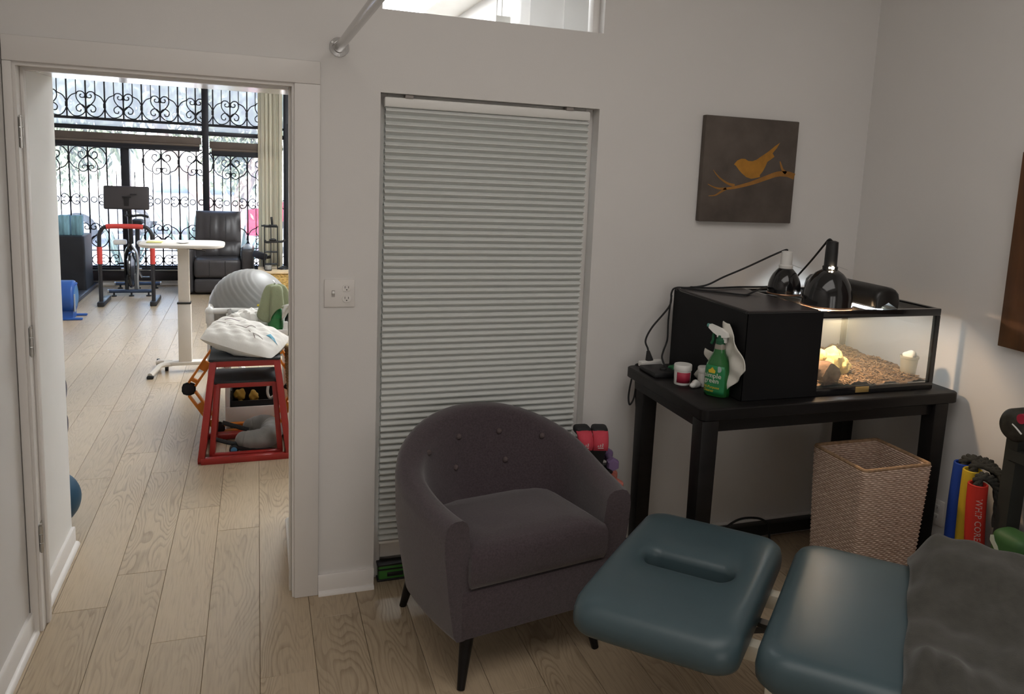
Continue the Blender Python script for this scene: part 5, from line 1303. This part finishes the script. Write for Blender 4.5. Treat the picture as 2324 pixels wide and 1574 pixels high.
# ---- wicker cabinet with rack and gear at the window end
t = thing('wicker_cabinet', 'golden wicker cabinet with a pale top beside the recliner', 'cabinet', (.42, 10.25, 0))
wk = mat('wicker_gold', (.50, .33, .11), .8, var=.5, vscale=30., stretch=(1, 1, 2.4), bump=.8, bscale=60.)
MB().box((-.40, -.20, 0), (.40, .24, .352), bev=.01).build('body', wk, t)
wv = MB()
for j in range(9):
    for i in range(20):
        x = -.39+.04*i+(.02 if j % 2 else 0); wv.sphere((x, -.202, .02+.038*j), .018, 6, 4, (1., .35, .55))
wv.build('weave', wk, t, kind='stuff')
MB().box((-.42, -.22, .352), (.42, .25, .378), bev=.006).build('top', mat('pale_wood', (.62, .48, .30), .5, var=.15), t)
t = thing('wire_rack', 'black wire rack of gadgets on the wicker cabinet', 'wire rack', (.150, 10.28, .378))
for x in (-.075, .0, .075):
    for y in (-.05, .05): MB().cyl((x, y, 0), (x, y, .525), .0055, n=8).build('wire_post', 'black', t)
for z in (.06, .21, .33, .515): MB().box((-.08, -.055, z-.005), (.08, .055, z+.004)).build('wire_shelf', 'black', t)
t = thing('desk_phone', 'black handset standing on top of the wire rack', 'phone', (.165, 10.28, .897)); MB().bar((0, 0, .02), (-.008, .0, .115), .028, .022, bev=.005).build('handset', 'black', t); MB().box((-.04, -.03, 0), (.055, .03, .022), bev=.006).build('cradle', 'black', t)
t = thing('black_gadget', 'flat black gadget beside the handset on the rack', 'gadget', (.095, 10.27, .897)); MB().box((-.055, -.04, 0), (.03, .03, .016), bev=.005).build('body', 'black', t); MB().cyl((-.02, 0, .016), (-.02, 0, .022), .012, n=12).build('button', 'black_gloss', t)
t = thing('headset', 'black headset lying on the middle shelf of the rack', 'headset', (.19, 10.22, .712)); MB().tube([(-.11, 0, .02), (-.09, -.01, .0), (-.02, -.02, .008), (.08, -.02, .01), (.12, 0, .03)], .014, n=8, smooth=5).build('band', 'black_rubber', t); MB().sphere((-.02, -.02, .03), .026, 12, 8, (1.6, 1, .7)).build('ear_cup', 'black', t)
t = thing('massage_gun', 'black massage gun resting between recliner arm and rack', 'massage gun', (.045, 10.48, .378)); MB().bar((-.10, 0, .17), (.06, 0, .115), .085, .085, bev=.02).build('body', mat('gun_navy', (.02, .026, .045), .4), t); MB().cyl((.05, 0, .115), (.11, 0, .125), .02, n=12).build('head', 'black', t); MB().bar((.02, 0, .11), (.025, 0, .0), .03, .03).build('stand', 'black', t)
t = thing('glass_jar', 'small clear glass jar on the wicker cabinet', 'jar', (.115, 10.14, .378)); MB().lathe([(.035, 0), (.038, .004), (.038, .06), (.034, .065)], 20).build('glass', mat('jar_glass', (.6, .62, .62), .1, trans=.6), t); MB().lathe([(.040, .0), (.041, .014)], 20).build('base', 'black', t)
t = thing('lamp_stand', 'slim black stand with a dark bag at the window corner', 'stand', (.345, 10.30, .378)); MB().cyl((0, 0, 0), (0, 0, 1.75), .013, n=10).build('pole', 'black', t); MB().lathe([(.075, 0), (.07, .012), (.02, .035)], 20, (-.05, -.02, 0)).build('base', 'black', t); lump('bag', (.035, -.02, .52), .055, 'black_rubber', t, 71, .15, (.8, .8, 1.8)); MB().tube([(.01, -.02, .42), (.04, -.03, .36), (.03, -.03, .28)], .014, n=8, smooth=4).build('strap', 'black', t); MB().box((.02, -.05, .62), (.07, -.02, .72), bev=.008).build('tag', mat('tag_red', (.35, .03, .06), .6), t)
t = thing('pink_bottle', 'pink capped bottle standing on the floor behind the grey ball', 'bottle', (-.14, 9.9, 0)); MB().lathe([(.028, 0), (.032, .006), (.032, .34), (.026, .36)], 20).build('bottle', mat('bottle_rose', (.62, .38, .36), .4), t); MB().sphere((0, 0, .375), .036, 16, 10, (1, 1, .85)).build('cap', mat('cap_pink', (.75, .25, .25), .45), t)
# ---- things peeking out past the passage wall on the left
t = thing('weight_rack', 'dumbbell rack hidden behind the left passage wall', 'rack', (-1.05, 4.35, 0))
for z in (.42, .62): MB().box((-.30, -.05, z-.07), (.13, .05, z-.055)).build('rail', 'black', t)
MB().box((-.28, -.04, 0), (-.24, .04, .70)).box((.02, -.04, 0), (.06, .04, .70)).build('post', 'black', t)
nv = mat('dumbbell_navy', (.012, .014, .05), .45, var=.1)
for z, lb in ((.602, 'upper navy dumbbell end showing past the left passage wall'), (.425, 'lower navy dumbbell end showing past the left passage wall')):
    q = thing('round_dumbbell', lb, 'dumbbell', (-.965, 4.33, z), group='dumbbells behind the passage wall')
    for x in (-.055, .055): MB().cyl((x-.03, 0, 0), (x+.03, 0, 0), .052, n=24).build('head', nv, q)
    MB().cyl((-.08, 0, 0), (.08, 0, 0), .014, n=12).build('grip', 'steel', q)
t = thing('medicine_ball', 'dark teal ball on the floor at the end of the passage wall', 'ball', (-.925, 4.13, .0)); c = MB(); c.sphere((0, 0, .135), .135, 28, 18); c.build('ball', mat('ball_teal', (.015, .07, .13), .5, var=.1), t, smooth=80); MB().cyl((0, 0, .266), (0, 0, .272), .01, n=10).build('valve', 'black', t)
# ---- router on a shelf seen through the transom
t = thing('wifi_router', 'white router with two thin antennas high in the far room', 'router', (1.76, 6.1, 2.80)); MB().box((-.07, -.05, 0), (.05, .05, .09), bev=.008).build('body', 'white_plastic', t)
for x in (-.05, -.01): MB().cyl((x, 0, .09), (x, 0, .26), .005, n=8).build('antenna', 'white_plastic', t)
t = thing('wall_shelf', 'small white bracket shelf carrying the router', 'shelf', (1.80, 6.1, 2.78)); MB().box((-.13, -.10, 0), (.07, .10, .02)).build('board', 'white_plastic', t); MB().bar((.06, 0, 0), (-.08, 0, .0), .02, .03).build('bracket', 'steel', t)

# ================================================================ STREET OUTSIDE
struct(MB().box((-30, FY+.12, -.25), (30, 70, -.18)).build('ground', mat('pavement', (.55, .55, .56), .9, var=.15, vscale=2.)))
def car(lab_, loc, body, rz=0):
    q = thing('parked_car', lab_, 'car', loc, rz, 'cars parked across the pavement')
    prof = [(-2.15, .35), (-2.2, .62), (-2.05, .86), (-1.55, .93), (-.95, 1.38), (-.4, 1.46), (.6, 1.44), (1.25, .98), (1.95, .84), (2.18, .62), (2.15, .32)]
    c = MB(); Rg = []
    for y, s_ in ((-.86, 0), (-.82, .02), (.82, .02), (.86, 0)):
        Rg.append([Vector((x, y*(1-.16*max(0, (z-.85)/.6)), z)) for x, z in prof])
    c.rings(Rg); c.build('body', body, q, smooth=30)
    gm = mat('car_glass', (.06, .08, .10), .08, var=.05)
    for sy in (-1, 1):
        for poly in ([(-.92, .96), (-.72, 1.34), (-.05, 1.40), (-.05, .96)], [(.02, .96), (.02, 1.40), (.56, 1.38), (1.02, .97)]):
            MB()._add([(x, sy*(.872-.138*max(0, (z-.85)/.6)), z) for x, z in poly], [(0, 1, 2, 3)]).build('side_window', gm, q, thick=.01)
    for x in (-1.35, 1.35):
        for sy in (-1, 1):
            w_ = MB().cyl((x, sy*.70, .32), (x, sy*.88, .32), .33, n=28).build('wheel', 'black_rubber', q); MB().cyl((x, sy*.88, .32), (x, sy*.895, .32), .20, n=24).build('hub', 'steel', w_)
    for sy in (-1, 1): MB().box((-2.2, sy*.62-.14, .66), (-2.12, sy*.62+.14, .80), bev=.02).build('tail_light', mat('tail_red', (.5, .02, .02), .2), q); MB().box((2.08, sy*.62-.16, .60), (2.17, sy*.62+.16, .74), bev=.02).build('head_light', 'white_plastic', q)
    return q
car('white car parked on the left outside the shop window', (-4.6, 18.2, -.18), mat('car_white', (.75, .76, .78), .2, var=.02, coat=.5), .05)
car('silver car parked in the middle outside the shop window', (-1.2, 20.6, -.18), mat('car_silver', (.50, .53, .56), .25, metal=.4, var=.02, coat=.5), PI)
car('red car parked on the right outside the shop window', (1.9, 17.4, -.18), mat('car_red', (.55, .02, .05), .2, var=.02, coat=.5), .0)
bark = mat('trunk_bark', (.13, .095, .075), .9, var=.3, vscale=10., bump=.8, bscale=30.); leaf = mat('tree_leaf', (.12, .145, .08), .7, var=.35, vscale=3.)
def tree(lab_, base, pts, r0, blobs, seed, nleaf, droop=.5):
    q = thing('street_tree', lab_, 'tree', base); rr = random.Random(seed)
    MB().tube(pts, r0, n=12, smooth=6, taper=lambda k: 1-.55*k).build('trunk', bark, q)
    b_ = MB()
    for i in range(nleaf):
        c_, s_ = blobs[rr.randrange(len(blobs))]
        p = Vector((rr.gauss(0, .5)*s_[0]+c_[0], rr.gauss(0, .5)*s_[1]+c_[1], rr.gauss(0, .5)*s_[2]+c_[2]))
        d_ = Vector((rr.uniform(-1, 1), rr.uniform(-1, 1), rr.uniform(-1, .4)-droop)).normalized(); sd = d_.orthogonal().normalized(); sd.rotate(Matrix.Rotation(rr.uniform(0, 6), 3, d_)); L_ = rr.uniform(.10, .22)
        b_._add([p, p+d_*L_*.5+sd*L_*.16, p+d_*L_, p+d_*L_*.5-sd*L_*.16], [(0, 1, 2, 3)])
    b_.build('foliage', leaf, q, smooth=0, kind='stuff')
tree('leaning street tree with a dark trunk outside the middle window bay', (0, 15, -.18), [(-.42, 0, 0), (-.58, 0, .6), (-.78, 0, 1.02), (-1.08, 0, 1.44), (-1.37, 0, 1.97), (-1.62, 0, 2.7), (-1.8, .1, 3.6)], .17, [((-1.0, .3, 3.2), (1.6, 1., .9)), ((-.5, .5, 2.7), (.9, .8, .6)), ((-1.9, .3, 3.3), (1., 1., .8))], 4, 5000)
tree('slanting street tree with a pale trunk outside the right window bay', (0, 15.3, -.18), [(-.36, 0, 0), (-.32, 0, .7), (-.25, 0, 1.22), (.07, 0, 1.95), (.35, 0, 2.7), (.5, 0, 3.6)], .16, [((.2, .3, 3.0), (1.2, .8, .8)), ((-.35, .2, 2.1), (.45, .5, .8)), ((.9, .3, 3.2), (1., 1., .8))], 5, 4200)
tree('weeping street tree with hanging leaves outside the left window bay', (-3.6, 16, -.18), [(0, 0, 0), (.05, 0, 1.2), (.2, 0, 2.4), (.3, 0, 3.6)], .16, [((.9, 0, 2.6), (.7, .8, .9)), ((.5, -.2, 2.1), (.7, .6, .8)), ((1.6, .2, 3.1), (.9, .8, .6)), ((-.3, 0, 3.0), (1.1, 1., .9))], 6, 7000, 1.2)
ag = mat('agave_leaf', (.16, .21, .13), .55, var=.2, vscale=6.)
for i, (x, y, h, lb) in enumerate(((-1.75, 12.7, .95, 'spiky green plant outside behind the exercise bike'), (-.95, 13.6, 1.0, 'spiky green plant outside between the bike and recliner'), (-.25, 12.8, .9, 'spiky green plant outside behind the recliner'))):
    q = thing('spiky_plant', lb, 'plant', (x, y, -.18), group='spiky plants under the window'); rr = random.Random(80+i)
    for k in range(14):
        a = 2*PI*k/14+rr.uniform(-.2, .2); L_ = h*rr.uniform(.75, 1.1); s_ = rr.uniform(.25, .6); dx, dy = math.cos(a), math.sin(a)
        P = [Vector((dx*s_*v*L_, dy*s_*v*L_, L_*v*(1-.12*v*s_))) for v in (0, .25, .5, .75, 1)]; wv_ = (.022, .036, .032, .02, .002); b_ = MB(); sd = Vector((-dy, dx, 0))
        b_._add([p+sd*w_ for p, w_ in zip(P, wv_)]+[p-sd*w_+Vector((0, 0, .006)) for p, w_ in zip(P, wv_)], [(j, j+1, j+6, j+5) for j in range(4)]); b_.build('leaf', ag, q, thick=.006)
t = thing('street_building', 'pale building across the street outside the shop window', 'building', (-1, 34, -.18))
MB().box((-16, 0, 0), (14, 4, 4.2)).build('wall', mat('stucco', (.80, .76, .68), .9, var=.08), t)
MB().box((-16.2, -.3, 4.2), (14.2, 4.2, 4.45)).build('roof', mat('roof_grey', (.3, .28, .26), .8), t)
for x in (-12, -8, -4, 0, 4, 8, 11):
    w_ = MB().box((x-.8, -.06, 1.1), (x+.8, .02, 2.5), bev=.02).build('window', 'white_plastic', t); MB().box((x-.7, -.075, 1.2), (x+.7, -.062, 2.4)).build('pane', 'car_glass', w_)
